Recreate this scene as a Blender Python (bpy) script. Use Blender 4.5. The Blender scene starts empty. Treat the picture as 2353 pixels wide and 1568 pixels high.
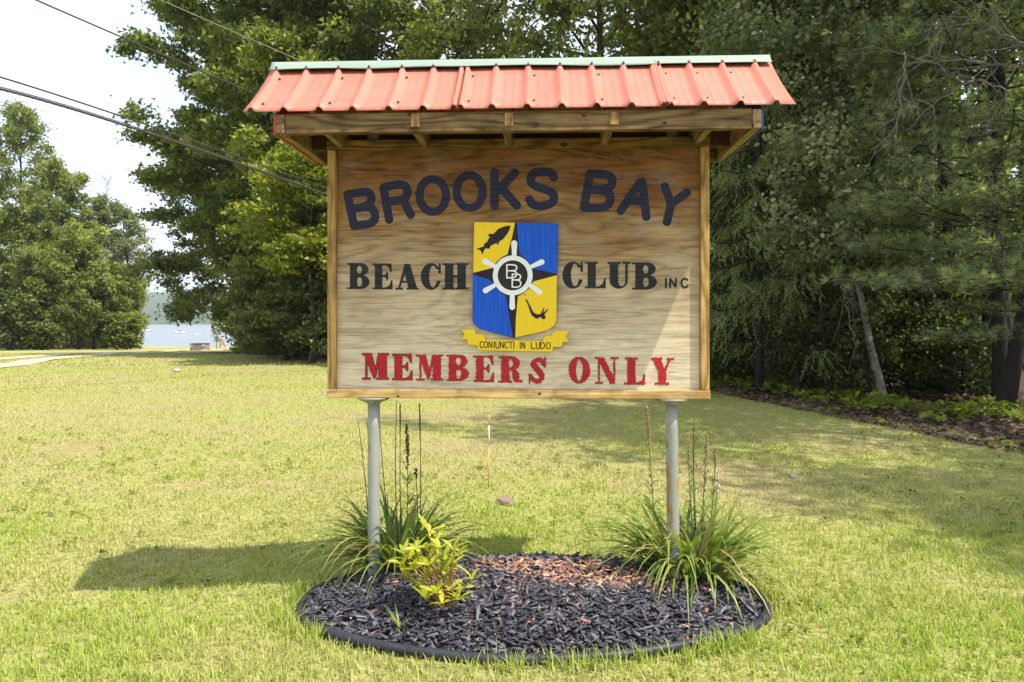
import bpy, bmesh, math, random
import numpy as np
from mathutils import Vector, Matrix

R = math.radians
random.seed(7)
SC = bpy.context.scene
COL = SC.collection

# ------------------------------------------------------------------ camera, sky, sun, exposure
FPX, CX, HY, EYE = 1632.0, 1176.5, 740.0, 1.33        # focal length, centre and horizon in a 2353 px wide picture
cam_d = bpy.data.cameras.new('camera')
cam = bpy.data.objects.new('camera', cam_d)
COL.objects.link(cam)
cam.location = (0, 0, EYE)
cam.rotation_euler = (R(90), 0, 0)
cam_d.sensor_width = 36.0
cam_d.lens = 36.0 * FPX / 2353.0
cam_d.shift_y = -44.0 / 2353.0
cam_d.clip_start = 0.05
cam_d.clip_end = 9000
SC.camera = cam

SUN = Vector((0.487, -0.262, 1.0)).normalized()
sun_d = bpy.data.lights.new('sun', 'SUN')
sun_d.energy = 2.9
sun_d.angle = R(0.6)
sun_d.color = (1.0, 0.93, 0.80)
sun = bpy.data.objects.new('sun', sun_d)
COL.objects.link(sun)
sun.rotation_euler = SUN.to_track_quat('Z', 'Y').to_euler()
sun.location = (6, -4, 20)

world = bpy.data.worlds.new('World')
SC.world = world
world.use_nodes = True
wn = world.node_tree.nodes
wl = world.node_tree.links
wn.clear()
w_out = wn.new('ShaderNodeOutputWorld')
w_bg = wn.new('ShaderNodeBackground')
w_bg.inputs['Strength'].default_value = 0.15
w_sky = wn.new('ShaderNodeTexSky')
w_sky.sky_type = 'NISHITA'
w_sky.sun_disc = False
w_sky.sun_elevation = math.asin(SUN.z)
w_sky.sun_rotation = math.atan2(SUN.x, SUN.y)
w_sky.air_density = 1.0
w_sky.dust_density = 1.5
w_sky.ozone_density = 1.0
w_tc = wn.new('ShaderNodeTexCoord')
w_map = wn.new('ShaderNodeMapping')
w_map.inputs['Scale'].default_value = (1.0, 1.0, 2.6)
w_n = wn.new('ShaderNodeTexNoise')
w_n.inputs['Scale'].default_value = 2.3
w_n.inputs['Detail'].default_value = 7.0
w_n.inputs['Roughness'].default_value = 0.55
w_r = wn.new('ShaderNodeMapRange')
w_r.inputs['From Min'].default_value = 0.40
w_r.inputs['From Max'].default_value = 0.60
w_r.inputs['To Min'].default_value = 0.44
w_r.inputs['To Max'].default_value = 1.0
w_mix = wn.new('ShaderNodeMix')
w_mix.data_type = 'RGBA'
w_mix.inputs['B'].default_value = (2.9, 2.98, 3.25, 1)
wl.new(w_tc.outputs['Generated'], w_map.inputs['Vector'])
wl.new(w_map.outputs['Vector'], w_n.inputs['Vector'])
wl.new(w_n.outputs['Fac'], w_r.inputs['Value'])
wl.new(w_r.outputs['Result'], w_mix.inputs['Factor'])
wl.new(w_sky.outputs['Color'], w_mix.inputs['A'])
wl.new(w_mix.outputs['Result'], w_bg.inputs['Color'])
wl.new(w_bg.outputs['Background'], w_out.inputs['Surface'])

SC.view_settings.view_transform = 'Standard'
SC.view_settings.look = 'None'
SC.view_settings.gamma = 1.0
SC.view_settings.use_curve_mapping = False
SC.view_settings.exposure = 1.50
SC.cycles.max_bounces = 12
SC.cycles.diffuse_bounces = 8
SC.cycles.transmission_bounces = 10
SC.cycles.transparent_max_bounces = 8


# ------------------------------------------------------------------ helpers
def at(u, v, Y):
    """point on the sight line of picture position (u, v) at depth Y"""
    return Vector(((u - CX) / FPX * Y, Y, EYE + (HY - v) / FPX * Y))


def xat(u, Y):
    return (u - CX) / FPX * Y


def tag(o, label=None, cat=None, group=None, kind=None):
    if label: o['label'] = label
    if cat: o['category'] = cat
    if group: o['group'] = group
    if kind: o['kind'] = kind
    return o


def empty(name, loc, rz=0.0):
    o = bpy.data.objects.new(name, None)
    o.location = loc
    o.rotation_euler = (0, 0, rz)
    o.empty_display_size = 0.2
    COL.objects.link(o)
    return o


def link(name, me, parent=None, loc=None):
    o = bpy.data.objects.new(name, me)
    COL.objects.link(o)
    if parent is not None: o.parent = parent
    if loc is not None: o.location = loc
    return o


def mk(name, V, F, mat=None, attrs=None, smooth=False):
    """mesh from a vertex array and a list of face index arrays of one size each"""
    me = bpy.data.meshes.new(name)
    V = np.asarray(V, dtype=np.float32).reshape(-1, 3)
    if not isinstance(F, list): F = [F]
    F = [np.asarray(f, dtype=np.int32) for f in F if len(f)]
    me.vertices.add(len(V))
    me.vertices.foreach_set('co', V.ravel())
    loops = np.concatenate([f.ravel() for f in F])
    tot = np.concatenate([np.full(len(f), f.shape[1], dtype=np.int32) for f in F])
    start = np.concatenate([[0], np.cumsum(tot)[:-1]]).astype(np.int32)
    me.loops.add(len(loops))
    me.loops.foreach_set('vertex_index', loops)
    me.polygons.add(len(tot))
    me.polygons.foreach_set('loop_start', start)
    if smooth: me.polygons.foreach_set('use_smooth', np.ones(len(tot), dtype=bool))
    me.update(calc_edges=True)
    if attrs:
        for k, a in attrs.items():
            at_ = me.attributes.new(k, 'FLOAT', 'POINT')
            at_.data.foreach_set('value', np.asarray(a, dtype=np.float32).ravel())
    if mat is not None: me.materials.append(mat)
    return me


def bm_mesh(name, bm, mat=None, smooth=False):
    bmesh.ops.recalc_face_normals(bm, faces=bm.faces)
    me = bpy.data.meshes.new(name)
    bm.to_mesh(me)
    bm.free()
    if smooth:
        for p in me.polygons: p.use_smooth = True
    if mat is not None: me.materials.append(mat)
    return me


def board(name, x0, x1, y0, y1, z0, z1, mat, bev=0.003, seg=1):
    bm = bmesh.new()
    bmesh.ops.create_cube(bm, size=1.0)
    for v in bm.verts:
        v.co = Vector(((x0 + x1) / 2 + v.co.x * (x1 - x0), (y0 + y1) / 2 + v.co.y * (y1 - y0), (z0 + z1) / 2 + v.co.z * (z1 - z0)))
    if bev: bmesh.ops.bevel(bm, geom=bm.edges[:], offset=bev, segments=seg, affect='EDGES', profile=0.7)
    return bm_mesh(name, bm, mat)


def prism(name, pts, y0, y1, mat, bev=0.0):
    """polygon in x-z, extruded from y0 (front) to y1"""
    bm = bmesh.new()
    vs = [bm.verts.new((p[0], y0, p[1])) for p in pts]
    f = bm.faces.new(vs)
    r = bmesh.ops.extrude_face_region(bm, geom=[f])
    for g in r['geom']:
        if isinstance(g, bmesh.types.BMVert): g.co.y = y1
    if bev:
        es = [e for e in bm.edges if abs(e.verts[0].co.y - y0) < 1e-6 and abs(e.verts[1].co.y - y0) < 1e-6]
        bmesh.ops.bevel(bm, geom=es, offset=bev, segments=1, affect='EDGES')
    return bm_mesh(name, bm, mat)


class MB:
    """collects tubes and odd faces into one mesh"""
    def __init__(self):
        self.v, self.q, self.t, self.n = [], [], [], 0

    def add(self, V, Q=None, T=None):
        V = np.asarray(V, dtype=np.float32).reshape(-1, 3)
        self.v.append(V)
        if Q is not None and len(Q): self.q.append(np.asarray(Q, dtype=np.int32) + self.n)
        if T is not None and len(T): self.t.append(np.asarray(T, dtype=np.int32) + self.n)
        self.n += len(V)

    def tube(self, pts, rad, k=6, cap=True):
        P = np.asarray(pts, dtype=np.float64)
        n = len(P)
        rad = np.broadcast_to(np.asarray(rad, dtype=np.float64), (n,))
        T = np.gradient(P, axis=0)
        T /= np.linalg.norm(T, axis=1)[:, None] + 1e-12
        ref = np.array([0.31, 0.95, 0.08]) if abs(T[:, 2]).mean() > 0.6 else np.array([0.0, 0.0, 1.0])
        A = np.cross(T, ref)
        A /= np.linalg.norm(A, axis=1)[:, None] + 1e-12
        B = np.cross(T, A)
        ang = np.arange(k) * 2 * np.pi / k
        V = P[:, None, :] + rad[:, None, None] * (np.cos(ang)[None, :, None] * A[:, None, :] + np.sin(ang)[None, :, None] * B[:, None, :])
        i = np.arange(n - 1)[:, None] * k
        j = np.arange(k)[None, :]
        j2 = (j + 1) % k
        Q = np.stack([i + j, i + j2, i + k + j2, i + k + j], axis=-1).reshape(-1, 4)
        V = V.reshape(-1, 3)
        Tt = []
        if cap:
            V = np.vstack([V, P[0], P[-1]])
            c0, c1 = n * k, n * k + 1
            for a in range(k):
                b = (a + 1) % k
                Tt.append((c0, b, a))
                Tt.append((c1, (n - 1) * k + a, (n - 1) * k + b))
        self.add(V, Q, Tt)

    def mesh(self, name, mat, smooth=True, attrs=None):
        V = np.vstack(self.v)
        F = []
        if self.q: F.append(np.vstack(self.q))
        if self.t: F.append(np.vstack(self.t))
        return mk(name, V, F, mat, attrs, smooth)


def hash2(ix, iy, s):
    h = (ix.astype(np.int64) * 374761393 + iy.astype(np.int64) * 668265263 + s * 1442695041) & 0xFFFFFFFF
    h = ((h ^ (h >> 13)) * 1274126177) & 0xFFFFFFFF
    return ((h ^ (h >> 16)) & 0xFFFF) / 65535.0


def vnoise(x, y, s=0):
    x = np.asarray(x, dtype=np.float64); y = np.asarray(y, dtype=np.float64)
    ix, iy = np.floor(x), np.floor(y)
    fx, fy = x - ix, y - iy
    fx = fx * fx * (3 - 2 * fx); fy = fy * fy * (3 - 2 * fy)
    a, b = hash2(ix, iy, s), hash2(ix + 1, iy, s)
    c, d = hash2(ix, iy + 1, s), hash2(ix + 1, iy + 1, s)
    return (a + (b - a) * fx) * (1 - fy) + (c + (d - c) * fx) * fy


def fbm(x, y, s=0, o=4):
    r, w, t = 0.0, 1.0, 0.0
    for i in range(o):
        r = r + w * vnoise(np.asarray(x) * 2 ** i, np.asarray(y) * 2 ** i, s + i * 17)
        t += w
        w *= 0.5
    return r / t


# ------------------------------------------------------------------ materials
def new_mat(name):
    m = bpy.data.materials.new(name)
    m.use_nodes = True
    nt = m.node_tree
    b = nt.nodes['Principled BSDF']
    return m, nt, b


def N(nt, t, **kw):
    n = nt.nodes.new(t)
    for k, v in kw.items():
        if k in n.inputs: n.inputs[k].default_value = v
        else: setattr(n, k, v)
    return n


def ramp(nt, stops):
    r = nt.nodes.new('ShaderNodeValToRGB')
    while len(r.color_ramp.elements) < len(stops): r.color_ramp.elements.new(0.5)
    for e, (p, c) in zip(r.color_ramp.elements, stops):
        e.position = p
        e.color = (*c, 1) if len(c) == 3 else c
    return r


def coords(nt, scale=(1, 1, 1), kind='Object'):
    tc = N(nt, 'ShaderNodeTexCoord')
    mp = N(nt, 'ShaderNodeMapping')
    mp.inputs['Scale'].default_value = scale
    nt.links.new(tc.outputs[kind], mp.inputs['Vector'])
    return mp


def mixc(nt, fac, a, b, blend='MIX'):
    m = nt.nodes.new('ShaderNodeMix')
    m.data_type = 'RGBA'
    m.blend_type = blend
    for s, v in (('Factor', fac), ('A', a), ('B', b)):
        if hasattr(v, 'links') or isinstance(v, bpy.types.NodeSocket): nt.links.new(v, m.inputs[s])
        elif s == 'Factor': m.inputs[s].default_value = v
        else: m.inputs[s].default_value = (*v, 1)
    return m.outputs['Result']


def bump(nt, b, h, strength=0.3, dist=0.01):
    n = N(nt, 'ShaderNodeBump', Strength=strength, Distance=dist)
    nt.links.new(h, n.inputs['Height'])
    nt.links.new(n.outputs['Normal'], b.inputs['Normal'])


def simple(name, c, rough=0.6, var=0.15, scale=20.0, bmp=0.0, metallic=0.0, spec=0.5):
    m, nt, b = new_mat(name)
    mp = coords(nt)
    n = N(nt, 'ShaderNodeTexNoise', Scale=scale, Detail=5.0)
    nt.links.new(mp.outputs['Vector'], n.inputs['Vector'])
    r = ramp(nt, [(0.25, tuple(x * (1 - var) for x in c)), (0.75, tuple(min(1, x * (1 + var)) for x in c))])
    nt.links.new(n.outputs['Fac'], r.inputs['Fac'])
    nt.links.new(r.outputs['Color'], b.inputs['Base Color'])
    b.inputs['Roughness'].default_value = rough
    b.inputs['Metallic'].default_value = metallic
    b.inputs['Specular IOR Level'].default_value = spec
    if bmp: bump(nt, b, n.outputs['Fac'], bmp, 0.01)
    return m


def leaf_mat(name, dark, mid, light, trans=0.35, rough=0.45, gloss=0.3):
    """foliage colour picked by each leaf's own tint"""
    m, nt, b = new_mat(name)
    a = N(nt, 'ShaderNodeAttribute', attribute_name='tint')
    r = ramp(nt, [(0.0, dark), (0.5, mid), (1.0, light)])
    nt.links.new(a.outputs['Fac'], r.inputs['Fac'])
    nt.links.new(r.outputs['Color'], b.inputs['Base Color'])
    b.inputs['Roughness'].default_value = rough
    b.inputs['Specular IOR Level'].default_value = gloss
    t = N(nt, 'ShaderNodeBsdfTranslucent')
    g = mixc(nt, 1.0, r.outputs['Color'], (1.35, 1.5, 0.55), 'MULTIPLY')
    nt.links.new(g, t.inputs['Color'])
    mx = N(nt, 'ShaderNodeMixShader', Fac=trans)
    nt.links.new(b.outputs['BSDF'], mx.inputs[1])
    nt.links.new(t.outputs['BSDF'], mx.inputs[2])
    nt.links.new(mx.outputs['Shader'], nt.nodes['Material Output'].inputs['Surface'])
    return m


def contour(nt, vec, scale, rings, detail=2.0, rough=0.45, dist=0.0):
    """growth ring lines: the level lines of a stretched noise field"""
    n = N(nt, 'ShaderNodeTexNoise', Scale=scale, Detail=detail, Roughness=rough, Distortion=dist)
    nt.links.new(vec, n.inputs['Vector'])
    m = N(nt, 'ShaderNodeMath', operation='MULTIPLY')
    m.inputs[1].default_value = rings
    nt.links.new(n.outputs['Fac'], m.inputs[0])
    sn = N(nt, 'ShaderNodeMath', operation='SINE')
    nt.links.new(m.outputs['Value'], sn.inputs[0])
    ma = N(nt, 'ShaderNodeMath', operation='MULTIPLY_ADD')
    ma.inputs[1].default_value = 0.5
    ma.inputs[2].default_value = 0.5
    nt.links.new(sn.outputs['Value'], ma.inputs[0])
    pw = N(nt, 'ShaderNodeMath', operation='POWER')
    pw.inputs[1].default_value = 0.45
    nt.links.new(ma.outputs['Value'], pw.inputs[0])
    return pw.outputs['Value']


def wood_mat(name, axis, c0, c1, c2, fine=1.0, rough=0.78):
    """sawn lumber: grain lines run along one axis, each board its own cut"""
    m, nt, b = new_mat(name)
    sc = [9.0 * fine] * 3
    sc['xyz'.index(axis)] = 1.1
    mp = coords(nt, sc)
    oi = N(nt, 'ShaderNodeObjectInfo')
    ad = N(nt, 'ShaderNodeVectorMath', operation='ADD')
    ml = N(nt, 'ShaderNodeMath', operation='MULTIPLY')
    ml.inputs[1].default_value = 37.0
    nt.links.new(oi.outputs['Random'], ml.inputs[0])
    nt.links.new(mp.outputs['Vector'], ad.inputs[0])
    nt.links.new(ml.outputs['Value'], ad.inputs[1])
    ring = contour(nt, ad.outputs['Vector'], 1.1, 46.0)
    sc2 = [170.0] * 3
    sc2['xyz'.index(axis)] = 6.0
    mp3 = coords(nt, sc2)
    n1 = N(nt, 'ShaderNodeTexNoise', Scale=1.0, Detail=4.0)
    nt.links.new(mp3.outputs['Vector'], n1.inputs['Vector'])
    f = N(nt, 'ShaderNodeMath', operation='MULTIPLY_ADD')
    f.inputs[1].default_value = -0.34
    nt.links.new(ring, f.inputs[0])
    fo = N(nt, 'ShaderNodeMath', operation='ADD')
    fo.inputs[1].default_value = 0.42
    f2 = N(nt, 'ShaderNodeMath', operation='MULTIPLY')
    f2.inputs[1].default_value = 0.62
    nt.links.new(n1.outputs['Fac'], f2.inputs[0])
    nt.links.new(f2.outputs['Value'], fo.inputs[0])
    nt.links.new(fo.outputs['Value'], f.inputs[2])
    r = ramp(nt, [(0.30, c2), (0.46, c1), (0.76, c0)])
    nt.links.new(f.outputs['Value'], r.inputs['Fac'])
    mp2 = coords(nt, (5, 5, 5))
    n2 = N(nt, 'ShaderNodeTexNoise', Scale=1.5, Detail=5.0, Roughness=0.6)
    nt.links.new(mp2.outputs['Vector'], n2.inputs['Vector'])
    r2 = ramp(nt, [(0.3, (0.58, 0.54, 0.50)), (0.5, (0.95, 0.94, 0.92)), (0.72, (1.18, 1.14, 1.06))])
    nt.links.new(n2.outputs['Fac'], r2.inputs['Fac'])
    c = mixc(nt, 1.0, r.outputs['Color'], r2.outputs['Color'], 'MULTIPLY')
    nt.links.new(c, b.inputs['Base Color'])
    b.inputs['Roughness'].default_value = rough
    b.inputs['Specular IOR Level'].default_value = 0.25
    bump(nt, b, f.outputs['Value'], 0.3, 0.003)
    return m


M = {}
# --- lumber
M['fascia'] = wood_mat('shaded_weathered_lumber', 'x', (0.060, 0.034, 0.014), (0.165, 0.105, 0.045), (0.25, 0.17, 0.075))  # fascia colour darkened further for the shade on the roof's underside
M['rafter'] = wood_mat('rafter_lumber', 'y', (0.11, 0.070, 0.030), (0.25, 0.175, 0.085), (0.36, 0.26, 0.13))
M['endgrain'] = wood_mat('end_grain_lumber', 'z', (0.12, 0.065, 0.025), (0.28, 0.165, 0.065), (0.38, 0.24, 0.10))
M['rail_top'] = wood_mat('shaded_stained_rail', 'x', (0.075, 0.040, 0.013), (0.18, 0.105, 0.036), (0.26, 0.16, 0.06))  # top rail stain darkened further, roof shade put into the colour
M['rail_low'] = wood_mat('sunlit_rail', 'x', (0.34, 0.20, 0.06), (0.52, 0.35, 0.14), (0.66, 0.50, 0.25))  # bright bottom rail: the sunlight on it is put into the colour
M['stile'] = wood_mat('stile_lumber', 'z', (0.20, 0.11, 0.035), (0.40, 0.25, 0.08), (0.55, 0.38, 0.16))
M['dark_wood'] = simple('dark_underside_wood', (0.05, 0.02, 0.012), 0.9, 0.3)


def plywood():
    m, nt, b = new_mat('weathered_plywood')
    # broad peeled figure of the veneer
    mp = coords(nt, (0.8, 1.0, 5.6))
    n1 = N(nt, 'ShaderNodeTexNoise', Scale=1.9, Detail=6.0, Roughness=0.58, Distortion=0.9)
    nt.links.new(mp.outputs['Vector'], n1.inputs['Vector'])
    ring = contour(nt, mp.outputs['Vector'], 1.15, 52.0, 3.0, 0.5, 0.9)
    # fine hairline grain
    mp2 = coords(nt, (4.5, 1.0, 120.0))
    n2 = N(nt, 'ShaderNodeTexNoise', Scale=1.0, Detail=7.0, Roughness=0.68)
    nt.links.new(mp2.outputs['Vector'], n2.inputs['Vector'])
    # height on the board decides how far the stain has bleached
    tc = N(nt, 'ShaderNodeTexCoord')
    sp = N(nt, 'ShaderNodeSeparateXYZ')
    nt.links.new(tc.outputs['Object'], sp.inputs['Vector'])
    mp3 = coords(nt, (2.2, 1, 5.0))
    n3 = N(nt, 'ShaderNodeTexNoise', Scale=1.5, Detail=5.0)
    nt.links.new(mp3.outputs['Vector'], n3.inputs['Vector'])
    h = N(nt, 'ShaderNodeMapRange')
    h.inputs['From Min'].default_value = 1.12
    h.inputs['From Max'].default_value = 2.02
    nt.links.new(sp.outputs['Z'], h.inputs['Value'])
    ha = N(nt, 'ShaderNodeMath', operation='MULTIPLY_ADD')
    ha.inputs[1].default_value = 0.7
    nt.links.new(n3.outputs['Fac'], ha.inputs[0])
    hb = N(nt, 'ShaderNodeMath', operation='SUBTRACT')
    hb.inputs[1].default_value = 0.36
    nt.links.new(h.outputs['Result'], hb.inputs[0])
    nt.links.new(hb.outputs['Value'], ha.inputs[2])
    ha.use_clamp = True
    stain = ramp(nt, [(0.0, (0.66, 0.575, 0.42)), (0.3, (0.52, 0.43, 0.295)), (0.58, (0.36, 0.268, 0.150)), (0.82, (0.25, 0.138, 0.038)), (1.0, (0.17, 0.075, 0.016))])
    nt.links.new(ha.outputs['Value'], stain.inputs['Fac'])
    fig = ramp(nt, [(0.22, (0.40, 0.31, 0.22)), (0.44, (0.86, 0.81, 0.74)), (0.66, (1.20, 1.16, 1.08))])
    fs = N(nt, 'ShaderNodeMath', operation='MULTIPLY_ADD')
    fs.inputs[1].default_value = 0.34
    f2 = N(nt, 'ShaderNodeMath', operation='MULTIPLY')
    f2.inputs[1].default_value = 0.52
    nt.links.new(n1.outputs['Fac'], f2.inputs[0])
    nt.links.new(ring, fs.inputs[0])
    nt.links.new(f2.outputs['Value'], fs.inputs[2])
    nt.links.new(fs.outputs['Value'], fig.inputs['Fac'])
    ff = N(nt, 'ShaderNodeMath', operation='MULTIPLY_ADD')
    ff.inputs[1].default_value = 0.75
    ff.inputs[2].default_value = 0.26
    ff.use_clamp = True
    nt.links.new(ha.outputs['Value'], ff.inputs[0])
    c = mixc(nt, ff.outputs['Value'], stain.outputs['Color'], fig.outputs['Color'], 'MULTIPLY')
    hair = ramp(nt, [(0.32, (0.34, 0.30, 0.28)), (0.46, (0.86, 0.84, 0.82)), (0.58, (1.04, 1.03, 1.01)), (0.72, (1.28, 1.26, 1.2))])
    nt.links.new(n2.outputs['Fac'], hair.inputs['Fac'])
    c = mixc(nt, 0.85, c, hair.outputs['Color'], 'MULTIPLY')
    # grey weather blotches
    mp4 = coords(nt, (3.0, 1, 6.0))
    n4 = N(nt, 'ShaderNodeTexNoise', Scale=2.1, Detail=7.0, Roughness=0.65)
    nt.links.new(mp4.outputs['Vector'], n4.inputs['Vector'])
    g = ramp(nt, [(0.50, (0, 0, 0)), (0.68, (1, 1, 1))])
    nt.links.new(n4.outputs['Fac'], g.inputs['Fac'])
    gm = N(nt, 'ShaderNodeMath', operation='MULTIPLY')
    gm.inputs[1].default_value = 0.38
    nt.links.new(g.outputs['Color'], gm.inputs[0])
    c = mixc(nt, gm.outputs['Value'], c, (0.225, 0.195, 0.175))
    nt.links.new(c, b.inputs['Base Color'])
    b.inputs['Roughness'].default_value = 0.7
    b.inputs['Specular IOR Level'].default_value = 0.3
    bump(nt, b, n2.outputs['Fac'], 0.3, 0.002)
    return m


M['plywood'] = plywood()


def paint(name, c, grain='x', wear=0.25, rough=0.55, chip=0.0, chipc=(0.4, 0.3, 0.2)):
    m, nt, b = new_mat(name)
    mp = coords(nt, (5.0, 1.0, 120.0) if grain == 'x' else (120.0, 1.0, 5.0))
    n = N(nt, 'ShaderNodeTexNoise', Scale=1.0, Detail=4.0)
    nt.links.new(mp.outputs['Vector'], n.inputs['Vector'])
    r = ramp(nt, [(0.3, tuple(x * (1 - wear) for x in c)), (0.75, tuple(min(1, x * (1 + wear) + 0.006) for x in c))])
    nt.links.new(n.outputs['Fac'], r.inputs['Fac'])
    col = r.outputs['Color']
    if chip:
        mp2 = coords(nt, (30, 1, 90))
        n2 = N(nt, 'ShaderNodeTexNoise', Scale=1.0, Detail=5.0)
        nt.links.new(mp2.outputs['Vector'], n2.inputs['Vector'])
        r2 = ramp(nt, [(0.66, (0, 0, 0)), (0.72, (chip, chip, chip))])
        nt.links.new(n2.outputs['Fac'], r2.inputs['Fac'])
        col = mixc(nt, r2.outputs['Color'], col, chipc)
    nt.links.new(col, b.inputs['Base Color'])
    b.inputs['Roughness'].default_value = rough
    b.inputs['Specular IOR Level'].default_value = 0.22
    bump(nt, b, n.outputs['Fac'], 0.25, 0.002)
    return m


M['navy'] = paint('navy_letter_paint', (0.014, 0.015, 0.042), wear=0.6, rough=0.6)
M['black_paint'] = paint('black_letter_paint', (0.013, 0.016, 0.018), wear=0.6)
M['red_paint'] = paint('red_letter_paint', (0.40, 0.012, 0.022), wear=0.2, chip=0.25, chipc=(0.3, 0.09, 0.07))
M['outline'] = paint('letter_outline_paint', (0.05, 0.035, 0.03), chip=0.7)
M['yellow_paint'] = paint('yellow_shield_paint', (0.78, 0.55, 0.018), 'z', 0.05)
M['blue_paint'] = paint('blue_shield_paint', (0.005, 0.085, 0.56), 'z', 0.25)
M['purple_paint'] = paint('dark_purple_paint', (0.018, 0.010, 0.022), 'z', 0.3)
M['disc_paint'] = paint('dark_brown_disc_paint', (0.020, 0.016, 0.013), 'z', 0.3)
M['white_paint'] = paint('white_wheel_paint', (0.74, 0.77, 0.77), 'z', 0.06)


def roof_mat():
    m, nt, b = new_mat('faded_red_metal')
    mp = coords(nt, (5.0, 1.5, 1.5))
    n = N(nt, 'ShaderNodeTexNoise', Scale=2.0, Detail=7.0, Roughness=0.62)
    nt.links.new(mp.outputs['Vector'], n.inputs['Vector'])
    mp2 = coords(nt, (3.0, 6.0, 6.0))
    n2 = N(nt, 'ShaderNodeTexNoise', Scale=1.6, Detail=6.0, Roughness=0.6)
    nt.links.new(mp2.outputs['Vector'], n2.inputs['Vector'])
    r = ramp(nt, [(0.3, (0.44, 0.135, 0.088)), (0.72, (0.475, 0.165, 0.115))])
    nt.links.new(n2.outputs['Fac'], r.inputs['Fac'])
    d = ramp(nt, [(0.30, (0.86, 0.85, 0.83)), (0.5, (1, 1, 1))])
    nt.links.new(n.outputs['Fac'], d.inputs['Fac'])
    c = mixc(nt, 0.8, r.outputs['Color'], d.outputs['Color'], 'MULTIPLY')
    nt.links.new(c, b.inputs['Base Color'])
    b.inputs['Roughness'].default_value = 0.5
    b.inputs['Specular IOR Level'].default_value = 0.4
    return m


M['roof'] = roof_mat()
M['cap'] = simple('mint_green_metal', (0.225, 0.288, 0.243), 0.65, 0.06, 6.0)
M['screw'] = simple('zinc_screw_metal', (0.12, 0.13, 0.11), 0.4, 0.2, 30, 0, 0.6)
M['red_trim'] = simple('red_gable_paint', (0.45, 0.05, 0.03), 0.6, 0.2)
M['blue_trim'] = simple('blue_gable_paint', (0.02, 0.07, 0.24), 0.6, 0.2)


def post_mat(name, amount):
    m, nt, b = new_mat(name)
    mp = coords(nt, (1, 1, 0.5))
    n = N(nt, 'ShaderNodeTexNoise', Scale=26.0, Detail=6.0, Roughness=0.6)
    n2 = N(nt, 'ShaderNodeTexNoise', Scale=7.0, Detail=4.0)
    for q in (n, n2): nt.links.new(mp.outputs['Vector'], q.inputs['Vector'])
    ad = N(nt, 'ShaderNodeMath', operation='MULTIPLY_ADD')
    ad.inputs[1].default_value = 0.55
    nt.links.new(n2.outputs['Fac'], ad.inputs[0])
    hf = N(nt, 'ShaderNodeMath', operation='MULTIPLY')
    hf.inputs[1].default_value = 0.5
    nt.links.new(n.outputs['Fac'], hf.inputs[0])
    nt.links.new(hf.outputs['Value'], ad.inputs[2])
    r = ramp(nt, [(amount, (0, 0, 0)), (amount + 0.025, (1, 1, 1))])
    nt.links.new(ad.outputs['Value'], r.inputs['Fac'])
    base = ramp(nt, [(0.3, (0.235, 0.25, 0.220)), (0.7, (0.305, 0.32, 0.285))])
    nt.links.new(n2.outputs['Fac'], base.inputs['Fac'])
    rust = ramp(nt, [(0.35, (0.16, 0.075, 0.02)), (0.6, (0.36, 0.20, 0.06))])
    nt.links.new(n.outputs['Fac'], rust.inputs['Fac'])
    c = mixc(nt, r.outputs['Color'], base.outputs['Color'], rust.outputs['Color'])
    nt.links.new(c, b.inputs['Base Color'])
    b.inputs['Roughness'].default_value = 0.55
    bump(nt, b, ad.outputs['Value'], 0.4, 0.006)
    return m


M['post_clean'] = post_mat('grey_painted_pipe', 0.655)
M['post_rust'] = post_mat('rusting_grey_pipe', 0.535)


def ground_mat():
    m, nt, b = new_mat('lawn_soil')
    mp = coords(nt, (1, 1, 1))
    a = N(nt, 'ShaderNodeAttribute', attribute_name='litter')
    p = N(nt, 'ShaderNodeAttribute', attribute_name='patch')
    n = N(nt, 'ShaderNodeTexNoise', Scale=30.0, Detail=8.0, Roughness=0.75)
    n3 = N(nt, 'ShaderNodeTexNoise', Scale=1.1, Detail=6.0)
    for q in (n, n3): nt.links.new(mp.outputs['Vector'], q.inputs['Vector'])
    g = ramp(nt, [(0.32, (0.115, 0.112, 0.038)), (0.5, (0.285, 0.278, 0.095)), (0.66, (0.42, 0.385, 0.175))])
    nt.links.new(n.outputs['Fac'], g.inputs['Fac'])
    s = ramp(nt, [(0.3, (0.20, 0.14, 0.075)), (0.7, (0.36, 0.28, 0.16))])
    nt.links.new(n.outputs['Fac'], s.inputs['Fac'])
    pf = ramp(nt, [(0.55, (0, 0, 0)), (0.78, (0.5, 0.5, 0.5))])
    nt.links.new(p.outputs['Fac'], pf.inputs['Fac'])
    c = mixc(nt, pf.outputs['Color'], g.outputs['Color'], s.outputs['Color'])
    li = ramp(nt, [(0.3, (0.030, 0.020, 0.014)), (0.55, (0.085, 0.055, 0.040)), (0.8, (0.16, 0.11, 0.08))])
    nt.links.new(n.outputs['Fac'], li.inputs['Fac'])
    c = mixc(nt, a.outputs['Fac'], c, li.outputs['Color'])
    nt.links.new(c, b.inputs['Base Color'])
    b.inputs['Roughness'].default_value = 0.95
    b.inputs['Specular IOR Level'].default_value = 0.1
    bump(nt, b, n.outputs['Fac'], 0.6, 0.03)
    return m


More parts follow.
